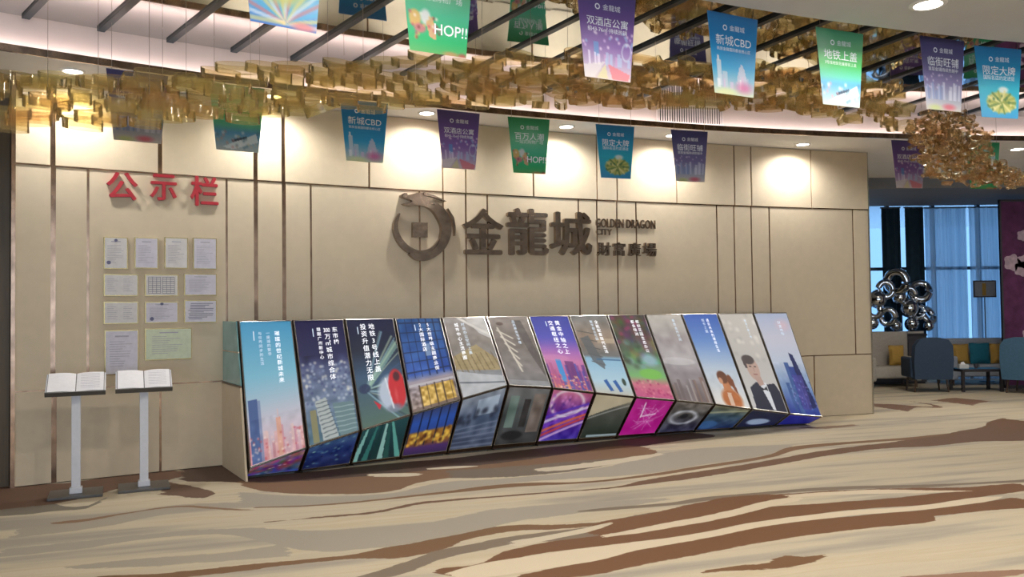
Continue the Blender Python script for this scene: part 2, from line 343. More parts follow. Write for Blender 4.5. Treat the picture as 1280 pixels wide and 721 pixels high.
# ================================================================== floor: streaked carpet
UA = math.radians(18.0); U0, U1, V0, V1 = -9.0, 15.0, 2.0, 16.0
def uv_of(P): return (P[0] * math.cos(UA) + P[1] * math.sin(UA), -P[0] * math.sin(UA) + P[1] * math.cos(UA))
BANDS = [   # colour, [(x, upper edge, lower edge) of the streak where it crosses the photograph], jaggedness
 ((112, 104, 90), [(0, 622, 645), (60, 628, 641), (100, 633, 637), (130, 622, 627)], .5),
 ((98, 72, 56), [(-60, 604, 641), (0, 607, 638), (62, 605, 631), (125, 596, 619), (170, 590, 606), (212, 588, 600), (232, 590, 594)], 1.0),
 ((96, 72, 56), [(205, 602, 618), (235, 607, 621), (262, 612, 622), (270, 616, 617)], 1.2),
 ((72, 52, 40), [(228, 585, 599), (260, 580, 602), (300, 582, 603), (320, 588, 606), (370, 590, 610), (420, 586, 600), (511, 577, 592), (571, 572, 586), (640, 564, 580), (737, 554, 566), (807, 546, 556), (870, 540, 548), (892, 543, 544)], .5),
 ((112, 84, 60), [(300, 600, 606), (330, 603, 614), (420, 598, 618), (470, 594, 616), (511, 590, 605), (571, 584, 596), (640, 577, 592), (737, 564, 579), (790, 556, 570), (815, 560, 562)], .6),
 ((104, 92, 78), [(560, 588, 598), (640, 583, 596), (700, 578, 590), (760, 573, 580), (790, 572, 573)], .8),
 ((150, 142, 128), [(300, 615, 634), (380, 619, 634), (480, 617, 625), (560, 602, 613), (640, 597, 604), (760, 584, 596), (870, 562, 580), (960, 556, 565), (990, 556, 557)], .5),
 ((150, 141, 126), [(20, 660, 672), (120, 646, 660), (250, 629, 636), (330, 628, 632)], .6),
 ((124, 96, 72), [(65, 653, 655), (100, 649, 653), (160, 640, 642), (220, 632, 634), (260, 633, 636), (300, 636, 638), (318, 637, 637.5)], .3),
 ((150, 142, 128), [(0, 686, 696), (100, 676, 686), (200, 666, 672), (270, 661, 668), (420, 662, 690), (520, 654, 680), (640, 634, 652), (760, 626, 636), (840, 622, 624)], .7),
 ((150, 142, 127), [(80, 708, 712), (180, 698, 708), (300, 688, 700), (360, 678, 696)], .7),
 ((112, 98, 82), [(724, 638, 640), (760, 634, 638), (835, 628, 632), (890, 620, 625), (960, 614, 618), (1060, 607, 612), (1147, 605, 610), (1210, 603, 606), (1290, 598, 603)], .2),
 ((106, 76, 46), [(120, 720, 724), (225, 714, 722), (320, 704, 712), (345, 702, 708), (433, 694, 699), (496, 682, 698), (546, 673, 688), (591, 664, 672), (640, 656, 664), (696, 655, 662), (765, 652, 654)], .5),
 ((112, 98, 82), [(445, 721, 726), (481, 711, 722), (506, 703, 716), (556, 686, 697), (600, 678, 688), (640, 670, 680), (724, 660, 674), (796, 644, 656), (835, 638, 644)], .4),
 ((100, 65, 34), [(545, 713, 716), (590, 706, 722), (640, 687, 699), (724, 672, 686), (765, 668, 682), (835, 656, 672), (891, 646, 663), (960, 633, 650), (1060, 626, 638), (1147, 619, 632), (1217, 612, 622), (1290, 606, 612)], .3),
 ((102, 66, 35), [(740, 662, 670), (765, 651, 669), (835, 638, 653), (891, 626, 645), (960, 617, 627), (1007, 615, 619), (1060, 612, 615), (1147, 609, 614), (1194, 608, 617), (1290, 602, 613)], .5),
 ((100, 65, 34), [(645, 718, 724), (668, 715, 724), (724, 704, 721), (793, 687, 707), (863, 675, 694), (960, 657, 676), (1060, 645, 663), (1147, 637, 655), (1153, 637, 647), (1290, 619, 635)], .4),
 ((102, 70, 38), [(880, 712, 716), (920, 707, 714), (960, 702, 712), (1005, 691, 706), (1012, 695, 702), (1034, 692, 695)], .6),
 ((132, 100, 80), [(1130, 720, 726), (1180, 716, 724), (1244, 712, 722), (1290, 711, 714)], .4),
 ((110, 80, 52), [(320, 633.5, 635), (415, 629, 631), (546, 615, 618), (640, 604, 609), (737, 601, 603.5), (807, 593, 596), (871, 583, 586.5), (960, 569, 572), (1000, 557, 561), (1087, 550, 553), (1194, 541, 548), (1290, 524, 534)], .2),
 ((96, 66, 42), [(332, 652, 653), (458, 640, 643), (546, 625, 628), (640, 618, 620), (760, 609, 611), (807, 600, 605), (863, 591, 598), (960, 576, 582), (1027, 564, 570), (1087, 556, 562), (1147, 549, 559), (1194, 543, 554), (1262, 532, 551), (1275, 524, 541), (1290, 520, 536)], .5),
 ((120, 96, 78), [(1000, 534, 535), (1030, 533, 536), (1070, 530, 532)], .8),
 ((116, 88, 70), [(1098, 502, 516), (1130, 504, 510), (1150, 500, 506), (1168, 508, 510)], 1.6),
 ((116, 88, 70), [(1190, 499, 508), (1215, 496, 503), (1235, 500, 502)], 1.6),
 ((194, 180, 156), [(755, 668, 672), (800, 660, 666), (835, 653, 660), (891, 643, 650), (930, 634, 641), (960, 626, 633), (985, 622, 628), (1002, 621, 623)], .35),
 ((194, 180, 156), [(560, 716, 724), (640, 698, 717), (724, 686, 704), (793, 677, 688), (863, 668, 676), (960, 650, 657), (1060, 638, 645), (1147, 632, 638), (1217, 622, 629), (1250, 620, 622)], .25),
 ((194, 180, 156), [(985, 618, 622), (1040, 614, 619), (1100, 611, 618), (1165, 612, 616), (1215, 613, 614)], .4),
 ((188, 176, 154), [(640, 676, 684), (690, 668, 674), (740, 658, 663), (766, 652, 654)], .3),
 ((188, 176, 154), [(463, 592, 596), (500, 591, 596), (528, 592, 593)], .25), ((188, 176, 154), [(536, 585, 587), (575, 582, 585), (596, 582, 583)], .25),
 ((188, 176, 154), [(672, 586, 590), (720, 580, 586), (770, 574, 579), (800, 570, 574), (830, 566, 568)], .8),
]
def carpet_material():
    m = bpy.data.materials.new('streaked_carpet'); m.use_nodes = True; nt = m.node_tree; b = nt.nodes['Principled BSDF']; L = nt.links.new
    def math_(op, a, c=None, clamp=False):
        n = nt.nodes.new('ShaderNodeMath'); n.operation = op; n.use_clamp = clamp
        for k, x in enumerate((a, c)):
            if x is None: continue
            if isinstance(x, (int, float)): n.inputs[k].default_value = x
            else: L(x, n.inputs[k])
        return n.outputs[0]
    tc = nt.nodes.new('ShaderNodeTexCoord'); mp = nt.nodes.new('ShaderNodeMapping'); mp.vector_type = 'TEXTURE'
    mp.inputs['Rotation'].default_value = (0, 0, UA); L(tc.outputs['Object'], mp.inputs['Vector'])
    sx = nt.nodes.new('ShaderNodeSeparateXYZ'); L(mp.outputs[0], sx.inputs[0]); U, V = sx.outputs[0], sx.outputs[1]
    def noise(su, sv, detail=2, rough=.5, off=0.0):
        q = nt.nodes.new('ShaderNodeMapping'); q.inputs['Scale'].default_value = (su, sv, 1); q.inputs['Location'].default_value = (off, off * .7, off)
        L(mp.outputs[0], q.inputs['Vector']); n = nt.nodes.new('ShaderNodeTexNoise'); n.inputs['Scale'].default_value = 1
        n.inputs['Detail'].default_value = detail; n.inputs['Roughness'].default_value = rough; L(q.outputs[0], n.inputs['Vector']); return n.outputs['Fac']
    # ground: cream pile with soft grey and sand drifts
    r = nt.nodes.new('ShaderNodeValToRGB'); e = r.color_ramp.elements; L(noise(.28, 2.6, 4, .55), r.inputs[0])
    e[0].position = .36; e[0].color = rgba((148, 140, 126)); e[1].position = .66; e[1].color = rgba((188, 175, 152))
    for p, c in ((.44, (166, 156, 138)), (.47, (176, 164, 142)), (.56, (182, 170, 147)), (.585, (178, 164, 138))):
        k = e.new(p); k.color = rgba(c)
    col = r.outputs[0]
    jag = math_('SUBTRACT', noise(3.2, 9, 4, .68, 3.0), .5); fine = math_('SUBTRACT', noise(14, 40, 2, .6, 9.0), .5)
    jag = math_('ADD', jag, math_('MULTIPLY', fine, .35))
    un = math_('DIVIDE', math_('SUBTRACT', U, U0), U1 - U0)
    for colr, pts, jg in BANDS:
        cs = []
        for x, yt, yb in pts:
            a = uv_of(on_z(x, yt, 0)); c = uv_of(on_z(x, yb, 0)); cs.append(((a[0] + c[0]) / 2, (a[1] + c[1]) / 2, max((a[1] - c[1]) / 2, .004)))
        cs.sort(); us = [c[0] for c in cs]
        def curve(vals):
            n = nt.nodes.new('ShaderNodeFloatCurve'); cv = n.mapping.curves[0]; n.mapping.use_clip = False
            xs = [(u - U0) / (U1 - U0) for u in us]
            cv.points[0].location = (xs[0], vals[0]); cv.points[1].location = (xs[-1], vals[-1])
            for x, y in list(zip(xs, vals))[1:-1]: cv.points.new(x, y)
            for p in cv.points: p.handle_type = 'AUTO_CLAMPED'
            n.mapping.update(); L(un, n.inputs['Value']); return n.outputs[0]
        cen = math_('ADD', math_('MULTIPLY', curve([(c[1] - V0) / (V1 - V0) for c in cs]), V1 - V0), V0)
        wid = curve([c[2] for c in cs])
        d = math_('ABSOLUTE', math_('SUBTRACT', V, cen))
        edge = math_('ADD', math_('SUBTRACT', wid, d), math_('MULTIPLY', jag, .16 * jg))
        mask = math_('MULTIPLY', math_('MULTIPLY', edge, 90.0), 1.0, True)
        for cmp_, val in (('GREATER_THAN', us[0]), ('LESS_THAN', us[-1])):
            mask = math_('MULTIPLY', mask, math_(cmp_, math_('ADD', U, math_('MULTIPLY', jag, .3)), val))
        mx = nt.nodes.new('ShaderNodeMix'); mx.data_type = 'RGBA'; L(mask, mx.inputs[0]); L(col, mx.inputs[6]); mx.inputs[7].default_value = rgba(colr); col = mx.outputs[2]
    sp_ = nt.nodes.new('ShaderNodeTexNoise'); sp_.inputs['Scale'].default_value = 160; L(tc.outputs['Object'], sp_.inputs['Vector'])
    mx = nt.nodes.new('ShaderNodeMix'); mx.data_type = 'RGBA'; mx.blend_type = 'OVERLAY'; mx.inputs[0].default_value = .18; L(col, mx.inputs[6]); L(sp_.outputs['Color'], mx.inputs[7])
    hs = nt.nodes.new('ShaderNodeHueSaturation'); hs.inputs['Saturation'].default_value = 1.05; L(mx.outputs[2], hs.inputs['Color']); L(hs.outputs[0], b.inputs['Base Color'])
    bp = nt.nodes.new('ShaderNodeBump'); bp.inputs['Strength'].default_value = .25; bp.inputs['Distance'].default_value = .004; L(sp_.outputs['Fac'], bp.inputs['Height']); L(bp.outputs[0], b.inputs['Normal'])
    b.inputs['Roughness'].default_value = .75; MATS['streaked_carpet'] = m
carpet_material()
struct('floor', MB().box((1.75, 4.75, -.05), (21.5, 27.5, .1)), 'streaked_carpet', 'cream carpet with brown and grey streaks like flowing water')

# ================================================================== ceilings
A_L, A_R = math.radians(146), math.radians(72)
struct('ceiling_slab', MB().box((1.75, 4.75, 4.5), (21.5, 27.5, .1)), 'joint_black', 'dark slab above the ring of mirrors')
sof = struct('ceiling_soffit', MB().arc(TC, TR, TR + 13, Z_TOP, Z_TOP + .03, A_L, A_R, 90), 'plaster', 'pale soffit with downlights above the feature wall')
struct('ceiling', MB().arc(TC, 1.0, R_NEAR, Z_TOP, Z_TOP + .05, 0.02, 2 * math.pi, 140), 'soffit_paint', 'grey ceiling inside the ring with round downlights')
struct('trim_1', MB().arc(TC, TR - .02, TR, Z_TOP - .002, 4.03, A_L, A_R, 90), 'bronze_mirror', 'polished bronze edge strip of the soffit')
struct('trim_2', MB().arc(TC, TR + .12, TR + .18, Z_TOP + .03, 4.40, A_L, A_R, 90), 'fascia_paint', 'pinkish white curved fascia lit from its foot')
struct('trim_3', MB().arc(TC, R_NEAR - .06, R_NEAR, Z_TOP + .05, 4.40, A_L, A_R, 90), 'fascia_paint', 'inner curved fascia of the ceiling ring')
obj('light_tape', MB().arc(TC, TR + .03, TR + .06, Z_TOP + .03, Z_TOP + .042, A_L, A_R, 90), 'led_tape', sof)['label'] = 'thin warm white light tape in the cove'

mir = struct('ceiling_mirror', MB().arc(TC, R_NEAR - .05, TR + .14, 4.385, 4.40, A_L, A_R, 90), 'joint_black', 'ring of mirrored ceiling panels with black joints')
P0 = on_z(370, 71, Z_MIRROR); th0 = math.atan2(P0[1] - TC[1], P0[0] - TC[0]); dth = .0265
def seam(th):
    P = tpt(th, 0, .115); a = th + math.pi + math.radians(6.0); d = np.array([math.cos(a), math.sin(a), 0]); lo, hi = 3.0, 6.0
    for _ in range(30):
        mid = (lo + hi) / 2; Q = P + d * mid
        if np.hypot(*(Q[:2] - TC)) > R_NEAR + .005: lo = mid
        else: hi = mid
    return P, P + d * lo
ks = range(int((A_R - th0) / dth) + 2, int((A_L - th0) / dth) - 3)
seams = [seam(th0 + k * dth) for k in ks]
for (p, q), (p2, q2) in zip(seams[:-1], seams[1:]):
    dz = [random.uniform(-.006, .006) for _ in range(2)]
    def slab(z, d0, d1): return [p + (0, 0, z + d0), p2 + (0, 0, z + d1), q2 + (0, 0, z + d1 * .5 + d0), q + (0, 0, z + d0 - d1 * .3)]
    obj('mirror_panel', MB().solid(slab(Z_MIRROR, *dz), slab(Z_MIRROR + .03, 0, 0)), 'ceiling_mirror', mir)
for p, q in seams:
    t = (q - p) / np.linalg.norm(q - p); n_ = np.array([-t[1], t[0], 0]) * .032
    obj('joint_strip', MB().solid([p - n_ + (0, 0, Z_MIRROR - .022), p + n_ + (0, 0, Z_MIRROR - .022), q + n_ + (0, 0, Z_MIRROR - .022), q - n_ + (0, 0, Z_MIRROR - .022)],
        [p - n_ + (0, 0, Z_MIRROR + .02), p + n_ + (0, 0, Z_MIRROR + .02), q + n_ + (0, 0, Z_MIRROR + .02), q - n_ + (0, 0, Z_MIRROR + .02)]), 'joint_black', mir)

# ================================================================== feature wall
TH_L = wall_at(19, 350)[0]; TH_R = wall_at(1086.5, 350)[0]
wall = struct('wall_back', MB().arc(WC, WR + .025, WR + .25, 0, Z_TOP, TH_L, TH_R, 60), 'wall_core', 'curved wall of beige fabric panels with bronze strips')
def row(z0, z1, xs, ymid, proud, wide=()):
    ths = [TH_L] + [wall_at(x, ymid)[0] for x in xs] + [TH_R]
    for i, (a, c) in enumerate(zip(ths[:-1], ths[1:])):
        ga = (.023 if i and xs[i - 1] in wide else .012) / WR if i else 0; gc = (.023 if i < len(xs) and xs[i] in wide else .012) / WR if i < len(xs) else 0
        n_ = max(2, int(abs(a - c) * WR / .25))
        mb = MB().arc(WC, WR - proud, WR + .026, z0 + .008, z1 - .008, a - ga, c + gc, n_)
        obj('wall_panel', mb, 'wall_cloth', wall)
    for i, x in enumerate(xs):
        t = ths[i + 1]; g = (.024 if x in wide else .0125) / WR
        obj('metal_strip', MB().arc(WC, WR + .006, WR + .03, z0 + .004, z1 - .004, t + g, t - g, 1), 'bronze_mirror', wall)
row(Z_BAND, Z_TOP, [66, 200, 319, 354, 461, 553, 581.7, 666, 745.5, 770.5, 845, 917, 938, 1013], 205, .014, (66, 200, 319, 354))
row(Z_LOW, Z_BAND, [66.5, 110, 283.5, 320, 355.3, 389, 525, 554.5, 583, 610, 724, 747, 772, 796, 897, 918.5, 940, 962.5, 1067], 320, 0, (66.5, 320, 355.3))
row(0, Z_LOW, [67.5, 200.5, 420, 600, 780, 920, 1019.5], 530, 0, (67.5,))
for z in (Z_LOW, Z_BAND):
    obj('metal_strip', MB().arc(WC, WR + .004, WR + .03, z - .011, z + .011, TH_L, TH_R, 60), 'bronze_mirror', wall)
obj('metal_strip', MB().arc(WC, WR - .016, WR + .25, 0, Z_TOP, TH_L + .0010, TH_L, 1), 'bronze_mirror', wall)
obj('metal_strip', MB().arc(WC, WR - .012, WR + .25, 0, Z_TOP, TH_R, TH_R - .0006, 1), 'steel', wall)
# dark return beside it and the rest of the room
lw = struct('wall_left', MB().arc(WC, WR + .10, WR + .3, 0, Z_TOP, TH_L + .16, TH_L + .0011, 12), 'dark_wall', 'dark brown wall at the left end of the beige wall')
for k in range(6):
    a = TH_L + .0016 + .0075 * (k + .9)
    obj('groove_strip', MB().arc(WC, WR + .085, WR + .11, 0, Z_TOP, a + .0004, a - .0004, 1), 'dark_bronze', lw)
struct('wall_front', MB().box((1.75, -8.9, 4.2), (21.5, .2, .4)).box((-8.6, -8.9, 2.0), (.8, .2, 4.0)).box((12.1, -8.9, 2.0), (.8, .2, 4.0)), 'hall_wall')
struct('wall_far_left', MB().box((-8.9, 4.75, 2.2), (.2, 27.5, 4.4)), 'hall_wall')
struct('wall_right', MB().box((12.4, 4.75, 2.2), (.2, 27.5, 4.4)), 'hall_wall')

# ================================================================== downlights
def downlight(P, rad, watts, label, group, spot=None, dark=False):
    t = thing('ceiling_downlight', label, 'downlight', Vector((P[0], P[1], Z_TOP)), group)
    obj('rim', MB().lathe([(rad * .82, 0), (rad * .84, -.012), (rad * 1.0, -.014), (rad * 1.12, -.004), (rad * 1.12, 0)], seg=24), 'lamp_rim', t, True)
    obj('lens', MB().lathe([(.001, -.006), (rad * .83, -.006), (rad * .83, -.001), (.001, -.001)], seg=24), 'lamp_lens', t)
    if watts:
        l = bpy.data.lights.new('lamp_light', 'SPOT' if spot else 'AREA')
        l.energy = watts; l.color = (1.0, .975, .945) if spot else (1.0, .93, .84)
        if spot: l.spot_size = math.radians(spot); l.spot_blend = .7; l.shadow_soft_size = rad * .6
        else: l.shape = 'DISK'; l.size = rad * 1.6; l.spread = math.radians(165)
        o = bpy.data.objects.new('lamp_light', l); COL.objects.link(o); o.parent = t; o.location = (0, 0, -.03)
    return t
wash = [(86, 'at the far left above the chandelier'), (332, 'above the green banner on the left'), (521, 'beside the purple hotel banner'), (693, 'beside the green banner right of the emblem'),
        (824, 'beside the dark blue shop banner'), (985, 'near the right end of the beige wall')]
for x, where in wash:
    P = wpt(wall_at(x, 180)[0], Z_TOP, .34)
    downlight(P, .10, WASH_W, 'small round soffit downlight ' + where, 'wall washing downlights', 164)
downlight(on_z(1272, 186, Z_TOP), .11, 50, 'oval looking ceiling lamp at the right edge below the fascia', None)
downlight(on_z(1155, 206, Z_TOP), .08, 30, 'tiny ceiling lamp beside the right purple banner', None)
downlight(on_z(1160, 5, Z_TOP), .125, HALL_W, 'large bright round lamp in the grey ceiling at the top right', 'hall downlights')
for dr_, a in [(-4.8, 128), (-4.8, 122), (-4.8, 116), (-4.8, 104), (-8.3, 132), (-8.3, 123), (-8.3, 114), (-8.3, 104), (-12, 138), (-12, 124), (-12, 110)]:
    downlight(tpt(math.radians(a), 0, dr_), .125, HALL_W, 'round hall lamp in the grey ceiling above the viewer', 'hall downlights overhead')

# ================================================================== leaning light boxes
print_mat('lightbox_print', BOX_GLOW, .35, .5)
print_mat('banner_print', 0.0, .92, .5)
NB = [((-2.66, 8.35), .86, .19, .13, -.24), ((-2.18, 8.60), .90, .30, .30, -.22), ((-1.73, 8.94), .83, .35, .42, -.16), ((-1.25, 9.27), .75, .36, .54, -.14), ((-.76, 9.56), .73, .43, .67, -.12),
      ((-.26, 9.84), .70, .46, .79, -.13), ((.26, 10.11), .70, .44, .73, -.17), ((.77, 10.36), .67, .46, .645, -.17), ((1.27, 10.58), .68, .48, .57, -.18), ((1.79, 10.81), .67, .50, .50, -.18),
      ((2.34, 11.05), .66, .48, .42, -.24), ((2.91, 11.29), .63, .43, .32, -.30), ((3.55, 11.54), .63, .32, .21, -.44), ((4.07, 11.68), .66, .28, .14, -.43)]
PROF = []
for (bx, by), gap, fs, fz, ts in NB:
    B = np.array([bx, by, 0.0]); nn = np.array([WC[0] - bx, WC[1] - by, 0]); nn /= np.linalg.norm(nn); up = np.array([0, 0, 1.0])
    PROF.append([B + nn * ts + up * 1.55, B + nn * fs + up * fz, B + up * .02, B + nn * (ts - .1) + up * .02, B + nn * (ts - .1) + up * 1.55])
def lerp(a, c, t): return a * (1 - t) + c * t
GW, GH, GL = 58, 150, 60
SKY = [(95, 165, 205)]
def art(k):
    """upper and lower picture of light box k"""
    if k == 0:
        p = Pic(GW, GH, [(0, (74, 160, 205)), (.4, (128, 192, 216)), (.68, (196, 200, 214)), (1, (222, 176, 186))])
        p.towers(26, .78, .92, .04, .1, [(214, 130, 140), (232, 168, 160), (196, 120, 150), (240, 200, 190), (186, 110, 120)], .55).rect(.03, .56, .2, 1, (70, 96, 150)).rect(.2, .575, .26, 1, (122, 140, 180), .8).rect(.52, .72, .6, 1, (226, 170, 150)).rect(.545, .66, .575, .73, (222, 190, 190)).noise(14, 14, 24, .7).dots(60, .82, 1, .03, [(250, 210, 200), (200, 70, 80), (255, 235, 220)], .6)
        q = Pic(GW, GL, [(0, (150, 110, 120)), (.5, (110, 70, 90)), (1, (60, 90, 150))]).noise(50, 10, 6, mono=False).dots(30, 0, 1, .05, [(230, 200, 210), (60, 60, 130), (180, 70, 70)], .6, asp=1)
    elif k == 1:
        p = Pic(GW, GH, [(0, (26, 24, 74)), (.3, (34, 36, 84)), (.45, (92, 104, 140)), (.7, (110, 128, 156)), (1, (70, 110, 130))]).noise(26, 8, 20, .3).dots(110, .36, .7, .045, [(210, 220, 232), (150, 170, 200), (60, 70, 120), (240, 236, 220)], .6)
        p.poly([(.2, .68), (.42, .66), (.6, 1), (.28, 1)], (176, 186, 186))
        for i in range(9): p.line(.22 + i * .012, .7 + i * .034, .46 + i * .016, .69 + i * .034, .012, (60, 70, 80), .8)
        p.rect(.08, .74, .2, 1, (150, 140, 90), .8).poly([(.55, .72), (.98, .74), (.98, 1), (.62, 1)], (104, 134, 140))
        for i in range(6): p.line(.57, .76 + i * .04, .98, .77 + i * .04, .012, (200, 220, 220), .5)
        q = Pic(GW, GL, [(0, (60, 90, 130)), (.4, (34, 52, 110)), (1, (26, 36, 84))]).noise(22, 8, 6).dots(40, 0, 1, .05, [(80, 130, 170), (20, 24, 60), (150, 200, 190)], .5, asp=1)
    elif k == 2:
        p = Pic(GW, GH, [(0, (18, 24, 66)), (.3, (24, 36, 60)), (.55, (60, 90, 120)), (1, (80, 110, 100))])
        for i in range(26):
            a = RNG.uniform(-.9, 1.2); p.line(.18, .68, .18 + 1.3 * math.cos(a), .68 - .6 * math.sin(a), RNG.uniform(.008, .03), [(170, 210, 220), (60, 90, 130), (210, 220, 180), (40, 60, 80)][i % 4], .55)
        p.poly([(.2, .66), (.95, .22), (1, .3), (.3, .66)], (160, 200, 180), .6).ell(.74, .75, .36, .2, (190, 202, 220), 1, .25).ell(.84, .72, .2, .21, (206, 40, 50), 1, .15).ell(.86, .6, .09, .06, (60, 30, 44), .85, .4).ell(.8, .78, .05, .1, (232, 110, 110), .6, .9).ell(.72, .9, .2, .05, (120, 130, 150), .8, .5).line(.62, .6, .7, .9, .02, (240, 244, 250), .8)
        p.poly([(.3, .78), (.45, .84), (.4, .88)], (200, 40, 60)).ell(.16, .66, .14, .05, (30, 50, 90), .9)
        q = Pic(GW, GL, [(0, (40, 80, 84)), (1, (20, 44, 50))])
        for x0, x1, c in ((.1, -.05, (150, 210, 200)), (.3, .16, (60, 130, 122)), (.5, .5, (170, 220, 210)), (.56, .64, (40, 90, 84)), (.62, .9, (110, 190, 176)), (.4, .36, (24, 60, 60))): q.poly([(x0, 0), (x0 + .04, 0), (x1 + .12, 1), (x1, 1)], c, .85)
    elif k == 3:
        p = Pic(GW, GH, [(0, (44, 90, 150)), (.4, (48, 92, 166)), (.62, (50, 90, 180)), (.7, (170, 160, 170)), (1, (120, 100, 90))]).noise(22, 6, 12)
        for i in range(7): p.rect(i * .16, 0, i * .16 + .03, .66, (22, 40, 80), .8)
        for i in range(6): p.rect(0, .04 + i * .11, 1, .055 + i * .11, (24, 44, 84), .75)
        p.rect(.2, .76, .95, .97, (214, 176, 90)).noise(60, 18, 40, .76, .97).rect(0, .72, 1, .745, (196, 190, 196)).rect(.5, .3, .62, .44, (210, 220, 230), .5)
        for i in range(5): p.rect(.2 + i * .17, .74, .23 + i * .17, 1, (70, 50, 40), .8)
        q = Pic(GW, GL, [(0, (60, 70, 110)), (.25, (50, 90, 180)), (.45, (50, 80, 160)), (.5, (170, 120, 50)), (.75, (140, 90, 50)), (.85, (80, 50, 110)), (1, (60, 40, 90))])
        for i in range(6): q.rect(i * .2, 0, i * .2 + .035, .8, (24, 30, 60), .85)
        q.dots(50, .48, .78, .06, [(250, 210, 90), (240, 180, 70), (90, 50, 30)], .8, asp=1)
    elif k == 4:
        p = Pic(GW, GH, [(0, (168, 160, 156)), (.35, (140, 132, 124)), (.7, (150, 150, 152)), (1, (130, 136, 144))])
        p.poly([(.5, 0), (1, 0), (1, .32), (.75, .22)], (204, 200, 196)).line(.35, 0, 1, .26, .05, (226, 222, 216)).poly([(0, .5), (.6, .38), (.8, .5), (1, .62), (1, .78), (0, .66)], (170, 152, 112))
        for i in range(8): p.line(.05 + i * .12, .5, .15 + i * .12, .74, .015, (120, 104, 76), .8)
        p.poly([(0, .68), (1, .86), (1, 1), (0, 1)], (190, 192, 196)).line(0, .82, 1, .95, .03, (110, 116, 124)).noise(12, 10, 24)
        q = Pic(GW, GL, [(0, (140, 148, 160)), (.4, (96, 112, 138)), (1, (70, 80, 104))]).rect(.4, .1, .9, .4, (180, 196, 214), .8).noise(34, 8, 8).dots(14, .3, .5, .08, [(40, 44, 60)], .7, asp=1)
        for i in range(5): q.line(0, .6 + i * .09, 1, .56 + i * .1, .02, (140, 150, 176), .5, 1)
    elif k == 5:
        p = Pic(GW, GH, [(0, (150, 138, 130)), (.4, (118, 108, 102)), (.8, (136, 130, 128)), (1, (110, 110, 112))]).ell(.24, .1, .1, .03, (90, 70, 60), .9)
        for i in range(5): p.line(.12 + i * .05, .2 + i * .1, .45, .32 + i * .1, .03, (222, 214, 196), .85)
        p.line(.15, .16, .42, .8, .03, (214, 206, 190)).poly([(.55, .05), (.8, .05), (1, .6), (1, .9), (.8, .6)], (84, 76, 72), .8).rect(0, .92, 1, 1, (150, 150, 152)).noise(14, 8, 20)
        q = Pic(GW, GL, [(0, (116, 116, 116)), (.35, (80, 86, 86)), (1, (54, 54, 56))]).rect(.1, .15, .3, .7, (104, 124, 116)).rect(.45, .2, .6, .7, (46, 44, 44)).rect(.65, .1, .95, .8, (120, 108, 100)).noise(26, 8, 8).ell(.35, .85, .3, .1, (36, 36, 38), .9)
    elif k == 6:
        p = Pic(GW, GH, [(0, (44, 54, 160)), (.3, (80, 80, 190)), (.5, (176, 110, 190)), (.62, (210, 130, 180)), (.85, (190, 100, 150)), (1, (230, 150, 110))])
        p.towers(22, .64, .84, .04, .1, [(96, 60, 140), (140, 70, 150), (70, 80, 180), (180, 90, 140)], .7).rect(.28, .6, .42, .9, (70, 150, 220)).rect(.5, .62, .72, .86, (110, 50, 120), .8).dots(60, .8, 1, .035, [(255, 190, 120), (250, 120, 110), (255, 230, 190)], .8).ell(.3, .58, .4, .05, (230, 160, 200), .4)
        q = Pic(GW, GL, [(0, (200, 110, 140)), (.4, (120, 60, 160)), (1, (70, 50, 170))]).noise(34, 10, 8).ring(.45, .25, .4, .26, .16, (236, 214, 224)).dots(40, .1, .6, .05, [(160, 80, 200), (230, 150, 220), (80, 40, 130)], .6, asp=1)
        for i, c in enumerate([(230, 190, 240), (220, 70, 60), (240, 110, 60), (120, 60, 200), (230, 220, 250), (90, 60, 190)]): q.line(0, .98 - i * .09, 1, .62 - i * .08, .035, c, .8, 1)
    elif k == 7:
        p = Pic(GW, GH, [(0, (120, 120, 118)), (.3, (150, 128, 108)), (.52, (120, 120, 120)), (.56, (150, 196, 224)), (.85, (186, 216, 232)), (1, (196, 196, 186))]).noise(24, 6, 10, 0, .5)
        for i in range(5): p.line(.05 + i * .03, .2 + i * .1, .5, .24 + i * .1, .02, (84, 80, 78), .8)
        p.poly([(.05, .3), (.3, .26), (.5, .62), (.45, .7), (.2, .6)], (96, 100, 104), .8).rect(.5, .3, 1, .36, (196, 176, 150), .8).rect(.3, .56, 1, .58, (70, 110, 150), .8)
        for x in (.3, .55): p.poly([(x, .84), (x + .1, .82), (x + .2, .96), (x + .1, .97)], (50, 100, 170))
        p.ell(.86, .84, .06, .05, (50, 70, 60))
        q = Pic(GW, GL, [(0, (170, 160, 140)), (.3, (90, 92, 84)), (1, (40, 50, 42))]).poly([(0, 0), (1, 0), (1, .1), (0, .5)], (190, 178, 150)).noise(10, 6, 6).line(0, .55, 1, .2, .02, (200, 200, 196), .6, 1).rect(.15, .94, 1, 1, (190, 210, 220), .8)
    elif k == 8:
        p = Pic(GW, GH, [(0, (80, 60, 64)), (.3, (90, 84, 78)), (.6, (120, 150, 130)), (.75, (130, 190, 120)), (.85, (210, 120, 140)), (1, (200, 90, 140))]).noise(34, 7, 12, 0, .6, False)
        p.dots(24, 0, .35, .09, [(170, 50, 100), (60, 90, 80), (70, 60, 50)], .6).dots(20, .3, .65, .12, [(60, 70, 56), (84, 100, 80), (130, 170, 170)], .7, 0, .55).ell(.7, .55, .3, .1, (170, 200, 220), .8, .6).ell(.6, .72, .35, .07, (130, 200, 90), .9).dots(50, .8, 1, .05, [(230, 120, 150), (240, 170, 170), (170, 40, 100)], .6)
        q = Pic(GW, GL, [(0, (186, 40, 140)), (1, (196, 30, 150))]).noise(18, 6, 6)
